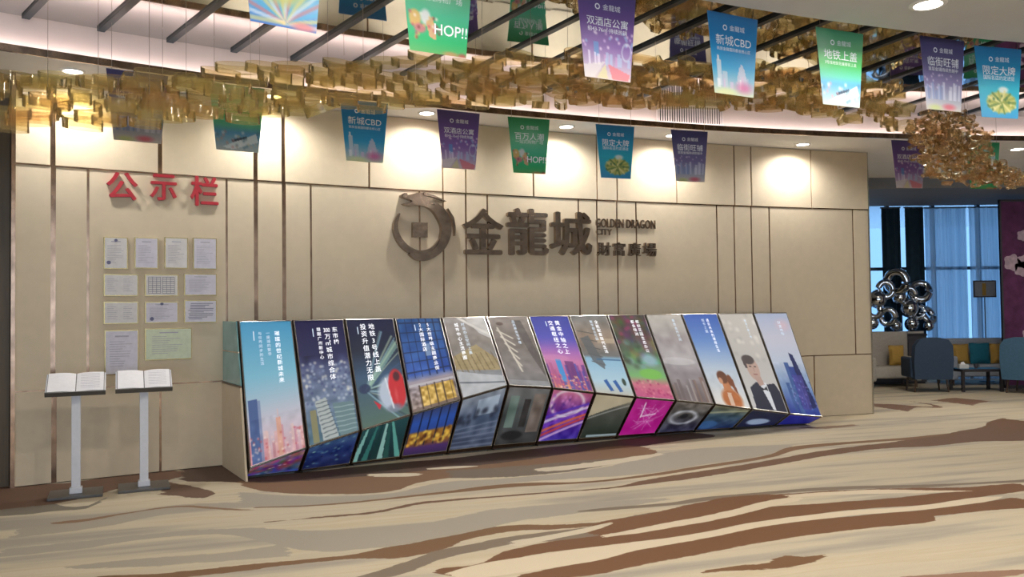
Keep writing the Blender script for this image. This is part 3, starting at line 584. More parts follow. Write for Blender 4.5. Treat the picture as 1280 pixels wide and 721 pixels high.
        for _ in range(20): q.line(RNG.uniform(.05, .7), RNG.uniform(.1, .9), RNG.uniform(.3, .95), RNG.uniform(.1, .8), .012, (240, 190, 230), .45, 1)
        q.line(.3, .1, .35, .5, .02, (250, 230, 250), .9, 1).line(.35, .48, .7, .4, .03, (250, 220, 245), .8, 1)
    elif k == 9:
        p = Pic(GW, GH, [(0, (196, 190, 180)), (.3, (168, 160, 160)), (.5, (186, 180, 182)), (.7, (150, 142, 146)), (1, (120, 108, 108))]).ell(.4, .55, .6, .05, (214, 210, 212), .7).noise(16, 8, 16).towers(10, .72, .85, .05, .12, [(180, 176, 176), (110, 96, 96), (140, 110, 96)], .6)
        q = Pic(GW, GL, [(0, (120, 112, 106)), (.4, (80, 78, 76)), (1, (56, 56, 84))]).ring(.45, .5, .34, .22, .3, (210, 214, 224), .8).noise(34, 9, 8).ell(.45, .45, .12, .1, (30, 30, 34), .8)
    elif k == 10:
        p = Pic(GW, GH, [(0, (60, 100, 190)), (.3, (110, 150, 214)), (.6, (190, 206, 224)), (1, (232, 228, 222))])
        p.ell(.55, .93, .34, .13, (190, 112, 62), 1, .3).poly([(.42, .74), (.62, .74), (.66, .84), (.4, .84)], (200, 132, 88)).poly([(.46, .86), (.58, .86), (.56, 1), (.44, 1)], (232, 208, 190), .85).ell(.48, .7, .17, .075, (104, 60, 40), 1, .2).ell(.68, .73, .09, .07, (124, 70, 42), 1, .25).poly([(.66, .68), (.78, .72), (.8, .88), (.73, .84), (.68, .78)], (128, 72, 44)).ell(.4, .74, .07, .04, (206, 150, 116), 1, .3).noise(8, 10, 20, .65)
        q = Pic(GW, GL, [(0, (120, 116, 90)), (.4, (60, 84, 100)), (1, (36, 60, 110))]).noise(28, 8, 8).line(0, .3, 1, .1, .05, (190, 190, 150), .6, 1).ell(.2, .8, .3, .2, (60, 110, 170), .7)
    elif k == 11:
        p = Pic(GW, GH, [(0, (206, 200, 192)), (.5, (196, 192, 188)), (1, (214, 212, 210))]).dots(22, 0, .5, .09, [(232, 226, 216), (180, 176, 172), (240, 236, 230)], .6)
        p.poly([(.1, 1), (.14, .78), (.36, .72), (.6, .74), (.9, .72), (1, .8), (1, 1)], (36, 40, 62)).poly([(.44, .72), (.66, .72), (.68, .99), (.6, .99)], (230, 232, 238)).ell(.42, .58, .19, .13, (196, 166, 152), 1, .12).poly([(.36, .66), (.56, .66), (.6, .74), (.44, .76)], (190, 160, 148)).ell(.36, .49, .2, .055, (70, 60, 62), 1, .2).poly([(.18, .5), (.28, .47), (.27, .58), (.2, .58)], (76, 64, 64))
        p.rect(.32, .555, .39, .565, (80, 64, 60)).rect(.46, .555, .53, .565, (80, 64, 60)).rect(.38, .635, .5, .645, (160, 110, 104)).line(.43, .57, .44, .61, .014, (170, 138, 124)).poly([(.44, .76), (.54, .785), (.64, .75), (.64, .8), (.54, .795), (.44, .815)], (30, 34, 50))
        q = Pic(GW, GL, [(0, (36, 40, 66)), (1, (30, 36, 72))]).ell(.45, .68, .34, .24, (170, 190, 220), .9).noise(8, 6, 6)
    else:
        p = Pic(GW, GH, [(0, (180, 190, 216)), (.25, (206, 206, 220)), (.5, (196, 206, 224)), (.75, (120, 150, 196)), (1, (40, 60, 150))]).ell(.75, .12, .3, .08, (226, 196, 206), .8, .8)
        p.rect(.36, .5, .5, 1, (70, 100, 160)).rect(.46, .54, .66, .95, (54, 76, 150)).poly([(.62, .4), (.74, .42), (.98, .92), (.7, .95)], (36, 44, 96)).rect(.5, .62, .8, .95, (84, 76, 160), .7).dots(50, .62, .95, .03, [(170, 150, 220), (120, 160, 220), (40, 40, 110)], .7, .3, 1).rect(.2, .7, .3, 1, (60, 90, 150), .8).noise(12, 12, 24, .5)
        q = Pic(GW, GL, [(0, (44, 48, 150)), (1, (30, 34, 130))]).noise(12, 6, 6)
    return p.out(), q.out()
# vertical lines of each face: (text, u, v, size m, material)
WORDS = {
 0: [('璀璨的世纪新城未来', .70, .075, .088, 'letter_white'), ('一座城的繁华', .52, .075, .062, 'letter_faint'), ('与世界同步的生活', .36, .075, .062, 'letter_faint')],
 1: [('东市桥', .80, .06, .10, 'letter_white'), ('300万㎡城市综合体', .63, .06, .105, 'letter_white'), ('雄踞广州新中心', .46, .06, .072, 'letter_white')],
 2: [('地铁3号线上盖', .50, .04, .115, 'letter_white'), ('投资升值潜力无限', .32, .04, .115, 'letter_white')],
 3: [('5大世界级主题商业街', .68, .05, .085, 'letter_white'), ('2大国际酒店', .50, .05, .085, 'letter_white')],
 4: [('时尚办公空间上盖', .42, .07, .075, 'letter_faint'), ('城市中心主流商圈', .26, .07, .085, 'letter_white')],
 5: [('品质商务写字楼', .60, .05, .07, 'letter_faint')],
 6: [('黄金中轴之上', .66, .06, .115, 'letter_white'), ('交通枢纽之心', .48, .06, .115, 'letter_white')],
 7: [('全能配套现代生活', .66, .06, .085, 'letter_white'), ('繁华都会花园', .52, .06, .07, 'letter_faint')],
 8: [('缤纷花园生态办公', .74, .06, .085, 'letter_white'), ('都会绿洲', .60, .06, .085, 'letter_white')],
 9: [('尊贵会所空间', .72, .05, .08, 'letter_faint')],
 10: [('遇见未来的理想生活', .66, .05, .08, 'letter_white'), ('城市之巅', .52, .05, .08, 'letter_faint')],
 11: [('精英汇聚之地', .70, .06, .07, 'letter_faint')],
 12: [('财富地标', .66, .08, .08, 'letter_faint')],
}
BOX_LABEL = ['leaning light box with pale blue sky over a pink skyline', 'leaning light box with a navy aerial night view of a city', 'leaning light box with a red and white train rushing out of green streaks',
 'leaning light box with a blue glass facade and golden shop windows', 'leaning light box with a grey lobby and tan slatted balcony', 'leaning light box with a brown grey hallway and cream strokes',
 'leaning light box with a blue to pink dusk skyline and road light trails', 'leaning light box with a pale pool deck and two blue loungers', 'leaning light box with a green garden over a magenta lower face',
 'leaning light box with a misty beige lounge interior', 'leaning light box with a woman seen from behind under a blue sky', 'leaning light box with a man in a black dinner jacket and bow tie', 'leaning light box with blue towers, last one at the right end of the row']
for k in range(13):
    L_, R_ = PROF[k], PROF[k + 1]; g = .016
    A = [lerp(a, c, g) for a, c in zip(L_, R_)]; B = [lerp(a, c, 1 - g) for a, c in zip(L_, R_)]
    base = (A[2] + B[2]) / 2; base[2] = 0; t = thing('light_box', BOX_LABEL[k], 'light box', Vector(base), 'row of leaning light boxes'); off = base
    A = [a - off for a in A]; B = [c - off for c in B]
    def prof_pts(P): return [lerp(P[0], P[1], j / 4) for j in range(4)] + [lerp(P[1], P[2], j / 3) for j in range(3)] + [P[2], P[3], P[4]]
    ns = 10; rows = [[lerp(a, c, i / ns) for a, c in zip(prof_pts(A), prof_pts(B))] for i in range(ns + 1)]; m_ = len(rows[0])
    obj('body', MB().add([p for r_ in rows for p in r_], [(i * m_ + j, i * m_ + (j + 1) % m_, (i + 1) * m_ + (j + 1) % m_, (i + 1) * m_ + j) for i in range(ns) for j in range(m_)] + [tuple(range(m_)), tuple(range(ns * m_, (ns + 1) * m_))]), 'dark_bronze', t)
    plA = [A[2] * [1, 1, 0], A[3] * [1, 1, 0]]; plB = [B[2] * [1, 1, 0], B[3] * [1, 1, 0]]
    c_ = (plA[0] + plA[1] + plB[0] + plB[1]) / 4
    lo = [lerp(p, c_, .12) for p in (plA[0], plB[0], plB[1], plA[1])]
    obj('plinth', MB().solid(lo, [p + (0, 0, .021) for p in lo]), 'base_grey', t)
    i0, i1 = .026, .974
    def inset(tl, tr, br, bl, v0, v1):
        q = Quad(tl, tr, br, bl); return Quad(*(q.at(u, v).reshape(3) for u, v in ((i0, v0), (i1, v0), (i1, v1), (i0, v1))))
    up_q = inset(A[0], B[0], B[1], A[1], .012, .994); lo_q = inset(A[1], B[1], B[2], A[2], .02, .93)
    pu, plw = art(k)
    face = up_q.sheet('upper_face', pu, 'lightbox_print', t, .005); lface = lo_q.sheet('lower_face', plw, 'lightbox_print', t, .005)
    fr = MB()
    for q in (up_q, lo_q):
        cs = [q.at(u, v, .005).reshape(3) for u, v in ((-.012, -.004), (1.012, -.004), (1.012, 1.004), (-.012, 1.004))]
        for a, c in zip(cs, cs[1:] + cs[:1]): fr.tube([a, c], .0055, 4)
    obj('frame', fr, 'steel', t)
    for body, u, v, size, mt in WORDS[k]:
        up_q.text('lettering', vline(body, .006, 1.14), u, v, size * .63, mt, face, .008)
    if k in (0, 1, 2, 3, 6):
        u = min(w[1] for w in WORDS[k]) - .13; q = up_q
        me = MB().add([q.at(u, v, .008).reshape(3) for u, v in ((u, .07), (u + .02, .07), (u + .02, .14), (u, .14))], [(0, 1, 2, 3)])
        obj('lettering_rule', me, 'letter_faint', face)
# cheek at the left end of the row
A = PROF[0]; Bn = np.array([WC[0] - A[2][0], WC[1] - A[2][1], 0]); Bn /= np.linalg.norm(Bn); side = np.array([-Bn[1], Bn[0], 0]); side = side if side[0] < 0 else -side
base = A[2] * [1, 1, 0]
t = thing('end_cheek', 'beige side board with teal glass panes at the left end of the light boxes', 'side panel', Vector(base))
def front_at(z):
    T, Fd = A[0], A[1]; f = (z - T[2]) / (Fd[2] - T[2]); return float(np.dot((lerp(T, Fd, f) - base), Bn)) - .012
def cheek(name, z0, z1, mt, th=.02):
    sw = -.855; P = [Bn * sw + (0, 0, z0), Bn * front_at(max(z0, .14)) + (0, 0, z0), Bn * front_at(z1) + (0, 0, z1), Bn * sw + (0, 0, z1)]
    return obj(name, MB().solid([p + side * .004 for p in P], [p + side * (.004 + th) for p in P]), mt, t)
cheek('board', .0, .885, 'wall_cloth'); cheek('rail', .887, .903, 'dark_bronze', .024)
cheek('glass_pane', .905, 1.225, 'teal_glass', .012); cheek('rail', 1.227, 1.239, 'steel', .016); cheek('glass_pane', 1.241, 1.545, 'teal_glass', .012)

# ================================================================== emblem and wall lettering
def local_on_wall(th0, z0, x, y):
    th, z = wall_at(x, y); return (-(th - th0) * WR, z - z0)
ex, ey = 526, 290; eth, ez = wall_at(ex, ey)
def crop(p): return local_on_wall(eth, ez, 480 + p[0] / 7.21, 230 + p[1] / 7.21)
def ribbon(pts, y0, y1):
    C = [(np.array(crop(p[:2])), p[2] / 7.21 * 10.1 / F_PX) for p in pts]; Lf = []; Rt = []
    for i, (p, w) in enumerate(C):
        a = C[max(i - 1, 0)][0]; c = C[min(i + 1, len(C) - 1)][0]; d = (c - a) / np.linalg.norm(c - a); n_ = np.array([-d[1], d[0]])
        Lf.append(p + n_ * w); Rt.append(p - n_ * w)
    mb = MB(); n_ = len(C)
    V = [(p[0], y, p[1]) for y in (y0, y1) for p in Lf + Rt]
    for i in range(n_ - 1):
        mb_f = [(i, i + 1, n_ + i + 1, n_ + i), (2 * n_ + i, 3 * n_ + i, 3 * n_ + i + 1, 2 * n_ + i + 1), (i, 2 * n_ + i, 2 * n_ + i + 1, i + 1), (n_ + i, n_ + i + 1, 3 * n_ + i + 1, 3 * n_ + i)]
        mb.f += mb_f
    mb.f += [(0, n_, 3 * n_, 2 * n_), (n_ - 1, 3 * n_ - 1, 4 * n_ - 1, 2 * n_ - 1)]; mb.v = [tuple(map(float, v)) for v in V]
    return mb
def smooth_pts(pts, k=4):
    P = np.array(pts, float); out = []
    for i in range(len(P) - 1):
        a = P[max(i - 1, 0)]; b_ = P[i]; c = P[i + 1]; d = P[min(i + 2, len(P) - 1)]
        for j in range(k):
            s = j / k; out.append(.5 * (2 * b_ + (c - a) * s + (2 * a - 5 * b_ + 4 * c - d) * s * s + (3 * b_ - a - 3 * c + d) * s ** 3))
    out.append(P[-1]); return [tuple(p) for p in out]
t = thing('wall_emblem', 'round dark chrome dragon emblem around a square coin hole', 'emblem', wall_matrix(eth, ez))
obj('dragon_body', ribbon(smooth_pts([(240, 165, 34), (350, 165, 42), (440, 210, 46), (505, 285, 54), (542, 380, 52), (536, 470, 48), (500, 560, 40), (440, 622, 34), (360, 660, 34), (280, 660, 28), (215, 630, 8)]), -.075, 0), 'sign_chrome', t)
obj('dragon_tail', ribbon(smooth_pts([(128, 268, 4), (97, 340, 18), (92, 410, 22), (112, 480, 25), (158, 548, 27), (220, 598, 26), (300, 622, 22), (380, 605, 15), (440, 562, 9), (486, 498, 2)]), -.065, 0), 'sign_chrome', t)
obj('fin', ribbon([(560, 225, 4), (605, 310, 13), (622, 390, 9), (624, 470, 2)], -.06, 0), 'sign_chrome', t)
obj('dragon_head', MB().prism([crop(p) for p in [(135, 105), (160, 88), (185, 90), (192, 108), (240, 97), (290, 84), (340, 92), (390, 122), (450, 140), (490, 160), (525, 158), (500, 176), (460, 172), (440, 192), (380, 184), (340, 204), (250, 197), (220, 207), (170, 197), (150, 182), (200, 174), (240, 162), (200, 142), (160, 132), (140, 122)]], -.09, 0), 'sign_chrome', t)
obj('horn', ribbon([(330, 95, 12), (420, 120, 10), (490, 150, 6), (530, 165, 2)], -.11, -.03), 'sign_chrome', t)
obj('coin_square', MB().prism([crop(p) for p in [(245, 348), (378, 352), (378, 486), (245, 482)]], -.06, 0), 'sign_chrome', t)

def wall_char(name, ch, x0, y0, x1, y1, parent, th0, z0, material, depth, bold=0.0, standoff=0.0):
    V, Fc = text_data(ch, 0.0, .5); V0 = V; F0 = Fc; Fc = []; VV = []
    for k, (dx, dy) in enumerate([(0, 0)] + ([(-bold, 0), (bold, 0), (0, -bold * .6), (0, bold * .6)] if bold else [])):
        Fc = Fc + [tuple(i + k * len(V0) for i in f) for f in F0]; VV.append(V0 * [1, 1, 1 - .012 * k] + [dx, dy, 0])
    V = np.vstack(VV); lo = V.min(0); hi = V.max(0)
    a = local_on_wall(th0, z0, x0, y1); c = local_on_wall(th0, z0, x1, y0)
    X = a[0] + (V[:, 0] - lo[0]) / (hi[0] - lo[0]) * (c[0] - a[0]); Z = a[1] + (V[:, 1] - lo[1]) / (hi[1] - lo[1]) * (c[1] - a[1]); Y = -standoff - (V[:, 2] - lo[2]) / (hi[2] - lo[2]) * depth - X * X / (2 * WR)
    me = bpy.data.meshes.new(name); me.from_pydata(np.stack([X, Y, Z], -1).tolist(), [], Fc); return obj(name, me, material, parent)
sx_, sy_ = 660, 295; sth, sz = wall_at(sx_, sy_)
t = thing('sign_lettering', 'dark chrome letters spelling the name right of the dragon emblem', 'sign', wall_matrix(sth, sz))
for ch, x0, y0, x1, y1 in (('金', 577, 262, 627, 318), ('龍', 632, 262, 683, 319), ('城', 686, 266, 737, 319)):
    wall_char('large_character', ch, x0, y0, x1, y1, t, sth, sz, 'sign_chrome', .06, .024)
for ch, x0, x1, dy in (('財', 745, 762, 0), ('富', 765, 780, .3), ('廣', 784, 799, .6), ('場', 802, 819, 1)):
    wall_char('small_character', ch, x0, 303 + dy, x1, 319.5 + dy, t, sth, sz, 'sign_chrome', .04, .02)
wall_char('latin_line', 'GOLDEN DRAGON', 744, 275.5, 818, 284, t, sth, sz, 'sign_chrome', .025, .012)
wall_char('latin_line', 'CITY', 744.5, 286.5, 764, 293.5, t, sth, sz, 'sign_chrome', .025, .012)
rth, rz = wall_at(203, 236)
t = thing('notice_heading', 'three red raised characters above the certificates', 'sign', wall_matrix(rth, rz))
for ch, x0, y0, x1, y1 in (('公', 132.5, 217, 172, 249), ('示', 187, 219.5, 220.5, 250), ('栏', 237.5, 222, 272.5, 257)):
    wall_char('red_character', ch, x0, y0, x1, y1, t, rth, rz, 'letter_red', .032, .022)

# ================================================================== certificates
mat('frame_gold', (176, 158, 112), .25, .9); mat('paper_green', (196, 204, 178), .7); mat('paper_lilac', (200, 196, 206), .7); mat('paper_cert', (206, 202, 200), .7)
mat('seal_blue', (96, 96, 124), .8); mat('ink_dark', (104, 104, 122), .8); mat('ink_soft', (160, 158, 168), .8); mat('stamp_red', (176, 120, 120), .8)
CERT = [(129.5, 297, 159.5, 336, 'seal', 'paper_cert', 'portrait certificate with a dark seal, leftmost of the top row'), (168, 297.5, 197.5, 335.5, 'text', 'paper_lilac', 'portrait certificate of plain text, second in the top row'),
 (205.5, 297.5, 234.5, 335.5, 'text', 'paper_cert', 'portrait certificate of plain text, third in the top row'), (241, 298, 270.5, 336.5, 'text', 'paper_lilac', 'portrait certificate with a gilt lower edge, rightmost of the top row'),
 (129.5, 343, 172.5, 370, 'two', 'paper_cert', 'pale landscape certificate at the left of the second row'), (181, 343.5, 222.5, 370, 'grid', 'paper_cert', 'landscape certificate with two dark ruled tables in the second row'),
 (230, 342.5, 270.5, 369.5, 'text', 'paper_lilac', 'lilac landscape certificate at the right of the second row'), (129.5, 377, 172.5, 405, 'two', 'paper_cert', 'pale landscape certificate with two text columns in the third row'),
 (181, 377, 222.5, 404, 'seal', 'paper_lilac', 'landscape certificate with a small seal, middle of the third row'), (230, 375, 270.5, 403.5, 'dark', 'paper_lilac', 'landscape certificate with dense dark print in a gilt frame, third row'),
 (130.5, 412, 173, 469, 'text', 'paper_lilac', 'tall portrait certificate partly behind an open book stand'), (181, 409.5, 239.5, 450.5, 'green', 'paper_green', 'large pale green landscape certificate in the bottom row')]
for x0, y0, x1, y1, kind, pm, lab in CERT:
    cth, cz = wall_at((x0 + x1) / 2, (y0 + y1) / 2); t = thing('framed_certificate', lab, 'certificate', wall_matrix(cth, cz), 'certificates on the wall')
    a = local_on_wall(cth, cz, x0, y1); c = local_on_wall(cth, cz, x1, y0); x0_, z0_, x1_, z1_ = a[0], a[1], c[0], c[1]; w, h = x1_ - x0_, z1_ - z0_
    obj('backing', MB().box((0, -.009, (z0_ + z1_) / 2), (w, .018, h)), 'frame_gold', t)
    sh = obj('sheet', MB().box(((x0_ + x1_) / 2, -.0195, (z0_ + z1_) / 2), (w - .02, .003, h - .02)), pm, t)
    pr = MB(); rng = random.Random(hash((int(x0), int(y0))) & 255)
    def bar(u0, u1, v, th=.012): pr.box((x0_ + (u0 + u1) / 2 * w, -.0212, z1_ - v * h), ((u1 - u0) * w, .0008, th * h + .002))
    if kind in ('text', 'seal', 'green'):
        bar(.3, .7, .14, .03); nl = 11 if kind != 'green' else 9
        for i in range(nl): bar(.14, .14 + rng.uniform(.3, .7), .26 + i * .6 / nl, .008)
    elif kind == 'two':
        for i in range(7):
            bar(.1, .1 + rng.uniform(.15, .32), .22 + i * .09, .01); bar(.56, .56 + rng.uniform(.15, .3), .22 + i * .09, .01)
    elif kind == 'grid':
        for u in (.1, .52):
            for i in range(9): bar(u, u + .36, .12 + i * .095, .012)
            for j in range(4): pr.box((x0_ + (u + j * .12) * w, -.0212, (z0_ + z1_) / 2), (.004, .0008, h * .76))
    else:
        for i in range(10): bar(.1 + rng.uniform(0, .1), rng.uniform(.5, .9), .15 + i * .075, .02)
    obj('print', pr, 'ink_dark' if kind in ('grid', 'dark') else 'ink_soft', sh)
    if kind == 'seal':
        M_ = Matrix.Translation((x0_ + .2 * w, -.0216, z1_ - .8 * h)) @ Matrix.Rotation(math.pi / 2, 4, 'X'); obj('seal', MB().lathe([(.001, 0), (.02, 0), (.02, .002), (.001, .002)], seg=12), 'seal_blue', sh, M=M_)
        M_ = Matrix.Translation((x0_ + .5 * w, -.0216, z1_ - .1 * h)) @ Matrix.Rotation(math.pi / 2, 4, 'X'); obj('seal', MB().lathe([(.001, 0), (.016, 0), (.016, .002), (.001, .002)], seg=12), 'seal_blue', sh, M=M_)

# ================================================================== book stands
def book_stand(px, yaw, where):
    P = on_z(px[0], px[1], 0); M = Matrix.Translation(Vector(P)) @ Matrix.Rotation(yaw, 4, 'Z')
    t = thing('book_stand', 'white lectern post on a grey base ' + where, 'book stand', M, 'book stands before the certificates')
    obj('base_plate', MB().bevbox((0, .02, .012), (.44, .40, .024), .006), 'base_grey', t)
    obj('collar', MB().bevbox((0, 0, .05), (.105, .09, .055), .008), 'white_paint', t)
    obj('post', MB().bevbox((0, 0, .50), (.075, .055, .93), .006), 'white_paint', t)
    R_ = Matrix.Rotation(math.radians(31), 4, 'X'); T_ = Matrix.Translation((0, 0, 1.0)) @ R_
    tray = obj('tray', MB().bevbox((0, 0, 0), (.485, .315, .022), .005), 'white_paint', t, M=T_)
    obj('ledge', MB().bevbox((0, -.162, .012), (.485, .012, .046), .004), 'base_grey', tray)
    # open book lying on the tray: its own thing
    bk = thing('open_book', 'open white visitor book lying on the lectern ' + where, 'book', M @ T_ @ Matrix.Translation((0, .0, .0115)), 'open books on the stands')
    obj('cover', MB().box((0, 0, .002), (.462, .296, .004)), 'base_grey', bk)
    for s in (-1, 1):
        n_ = 10; prof = [(s * (.004 + .221 * i / n_), .0045 + .020 * (math.sin(math.pi * min(1, (i / n_) * 1.25 + .02) * .62) ** .8) * (1 - .35 * i / n_)) for i in range(n_ + 1)]
        loop = prof + [(prof[-1][0], .0042), (prof[0][0], .0042)]
        pg = obj('page_block', MB().solid([(x, -.143, z) for x, z in loop], [(x, .143, z) for x, z in loop]), 'paper', bk)
        if s > 0:
            pr = MB()
            for i in range(9): pr.box((.115, .105 - i * .026, .026), (.155, .003, .0006))
            obj('print', pr, 'ink_soft', pg)
book_stand((95, 619), math.radians(25), 'at the far left'); book_stand((180, 610), math.radians(25), 'below the tall certificate')

# ================================================================== vent grille on the fascia
gP = on_circle(862, 145, TC, TR + .12); gth = math.atan2(gP[1] - TC[1], gP[0] - TC[0]); tt = (math.sin(gth), -math.cos(gth)); nn2 = (math.cos(gth), math.sin(gth))
gM = Matrix(((tt[0], nn2[0], 0, gP[0]), (tt[1], nn2[1], 0, gP[1]), (0, 0, 1, 4.185), (0, 0, 0, 1)))
t = thing('vent_grille', 'long slatted air vent set in the curved fascia', 'vent', gM)
gw, gh = .97, .235
obj('backing', MB().box((0, -.004, 0), (gw, .008, gh)), 'grille_dark', t)
obj('frame', MB().box((0, -.012, gh / 2), (gw + .03, .024, .016)).box((0, -.012, -gh / 2), (gw + .03, .024, .016)).box((-gw / 2, -.012, 0), (.016, .024, gh)).box((gw / 2, -.012, 0), (.016, .024, gh)), 'grille', t)
sl = MB().box((0, 0, 0), (.016, .012, gh - .016)).mesh('slat'); sl.materials.append(MATS['grille'])
for i in range(27):
    o = obj('slat', sl, None, t); o.location = (-gw / 2 + gw * (i + .75) / 27.5, -.016, 0)

# ================================================================== hanging banners
BW, BH = 52, 74
def banner_art(kind):
    if kind == 'cbd':
        p = Pic(BW, BH, [(0, (52, 122, 180)), (.35, (30, 140, 205)), (.65, (40, 160, 215)), (.85, (150, 190, 210)), (1, (205, 215, 190))])
        p.rect(.1, .58, .2, .9, (200, 214, 226), .9).rect(.13, .53, .17, .6, (224, 230, 236), .9).rect(.22, .72, .34, .92, (190, 206, 220), .8).poly([(.62, .66), (.68, .6), (.74, .66), (.84, .86), (.56, .86)], (214, 206, 222), .8).towers(10, .74, .86, .04, .08, [(180, 190, 214), (216, 190, 220), (240, 240, 244)], .7, .92)
        p.ell(.75, .9, .3, .1, (216, 90, 150), .7, .8).ell(.3, .98, .35, .08, (220, 226, 170), .8, .6)
    elif kind == 'purple':
        p = Pic(BW, BH, [(0, (86, 74, 132)), (.4, (120, 86, 160)), (.62, (132, 100, 170)), (.8, (170, 150, 190)), (1, (216, 200, 200))])
        p.dots(26, .4, .66, .035, [(214, 180, 230), (150, 190, 230), (240, 220, 240)], .8, asp=1.3).rect(.22, .58, .32, .74, (90, 150, 210), .7).ring(.88, .66, .09, .1, .2, (190, 200, 220)).towers(12, .68, .78, .03, .07, [(230, 220, 240), (170, 190, 220), (200, 150, 200)], .7, .84)
        p.poly([(0, .86), (.45, .8), (.2, 1), (0, 1)], (220, 214, 214), .7).poly([(.45, .82), (.5, 1), (.25, 1)], (216, 210, 150), .7).poly([(.5, .82), (.98, .92), (.95, 1), (.6, 1)], (222, 110, 120), .7)
    elif kind == 'metro':
        p = Pic(BW, BH, [(0, (70, 150, 110)), (.2, (110, 180, 130)), (.45, (84, 190, 104)), (.62, (96, 190, 170)), (.72, (90, 160, 210)), (1, (190, 200, 196))])
        p.ell(.1, .25, .35, .3, (190, 214, 196), .5, 1).poly([(.15, .95), (.9, .72), (.98, .84), (.4, .98)], (224, 236, 240), .9).poly([(.35, .84), (.7, .76), (.72, .79), (.4, .87)], (60, 80, 100)).dots(24, .7, .95, .05, [(200, 190, 170), (90, 130, 150), (240, 240, 240), (200, 150, 150)], .6, asp=1.3)
    elif kind == 'shop':
        p = Pic(BW, BH, [(0, (66, 62, 110)), (.35, (100, 94, 140)), (.6, (120, 112, 158)), (.8, (150, 156, 184)), (1, (206, 200, 196))])
        p.towers(16, .6, .76, .04, .08, [(176, 186, 214), (120, 140, 190), (210, 210, 226)], .6, .86).dots(20, .5, .7, .03, [(214, 200, 230), (170, 190, 226)], .7, asp=1.3).ell(.65, .95, .25, .06, (214, 90, 110), .8, .7).ell(.25, .97, .25, .06, (190, 204, 130), .8, .7)
    elif kind == 'brand':
        p = Pic(BW, BH, [(0, (36, 120, 176)), (.3, (30, 150, 200)), (.6, (40, 180, 205)), (1, (60, 150, 200))])
        p.ell(.55, .78, .42, .17, (190, 190, 110), 1, .2).ell(.6, .6, .16, .06, (230, 232, 226), .9, .5)
        for i in range(14):
            a = i * .449; p.line(.55, .78, .55 + .36 * math.cos(a), .78 + .16 * math.sin(a), .03, [(96, 130, 70), (150, 160, 80), (220, 214, 150)][i % 3], .8, 1.3)
        p.dots(16, .68, .9, .04, [(70, 110, 70), (230, 220, 160)], .8, asp=1.3)
    elif kind == 'crowd':
        p = Pic(BW, BH, [(0, (40, 140, 84)), (.4, (110, 196, 150)), (.6, (80, 190, 150)), (.86, (40, 176, 110)), (1, (90, 170, 100))])
        p.ell(.5, .35, .4, .25, (150, 214, 180), .6, 1).ell(.13, .66, .11, .1, (214, 180, 110), 1, .3).ell(.2, .76, .12, .06, (206, 120, 130), .9, .4).ell(.3, .64, .1, .1, (226, 220, 224), .9, .4).poly([(.3, .7), (.42, .62), (.46, .86), (.36, .84)], (206, 170, 130)).dots(26, .6, .86, .035, [(240, 230, 220), (206, 90, 110), (220, 180, 110), (120, 60, 60)], .8, .05, .55, 1.3).ell(.72, .99, .2, .04, (206, 130, 90), .7, .6).ell(.93, 1.0, .1, .05, (200, 60, 70), .7, .6)
    else:   # burst
        p = Pic(BW, BH, [(0, (60, 150, 200)), (.5, (60, 160, 215)), (.75, (120, 190, 230)), (1, (60, 120, 200))])
        for i in range(18):
            a = -math.pi * i / 17; p.line(.5, .96, .5 + .7 * math.cos(a), .96 + .5 * math.sin(a), .03, [(230, 236, 240), (240, 220, 120), (70, 180, 220), (220, 120, 120)][i % 4], .6, 1.3)
        p.ell(.5, .7, .4, .14, (206, 200, 110), .8, .6).ell(.8, .97, .25, .06, (226, 120, 120), .8, .6)
    return p.out()
BTEXT = {'cbd': ('新城CBD', '商旅金融国际都会核心区'), 'purple': ('双酒店公寓', '约43-76㎡·持续热销'), 'metro': ('地铁上盖', '3号线地铁无缝接驳上盖'), 'shop': ('临街旺铺', '首层金铺持续热销中'), 'brand': ('限定大牌', '国际名店约定进驻'), 'crowd': ('百万人潮', '一站式购物广场'), 'burst': ('限定大牌', '国际名店约定进驻')}
ARTS = {}
FRONT = [(355, 27, 'burst', 'blue burst banner with only its lower part in view at the top left', 2), (548, 65, 'crowd', 'bright green banner with lettered figures near the top centre', -2), (760, 98, 'purple', 'large violet hotel banner hanging in front of the chandelier', 1),
         (918, 122, 'cbd', 'large sky blue banner with a white headline in front of the chandelier', 4), (1052, 137, 'metro', 'large light green banner with a white train', 3), (1180, 137, 'shop', 'large grey violet banner above the dense amber cluster', 4), (1250, 150, 'brand', 'bright turquoise banner at the right edge of the photo', 0)]
BACK = [(172, 181, 'shop', 'dark violet banner half hidden by the chandelier at the far left'), (297, 188, 'metro', 'dark green banner half hidden by the chandelier on the left'), (456, 200, 'cbd', 'dim blue banner above the left side of the dragon emblem'),
        (574, 213, 'purple', 'small dark purple banner above the first large character'), (662, 218, 'crowd', 'small dark green banner above the large characters'), (770, 225, 'brand', 'small dim teal banner above the small lettering'),
        (863, 228, 'shop', 'small dark indigo banner right of the teal one'), (1137, 238, 'purple', 'small purple banner left of the amber cluster over the lounge'), (1230, 243, 'crowd', 'small green banner mostly behind the amber cluster')]
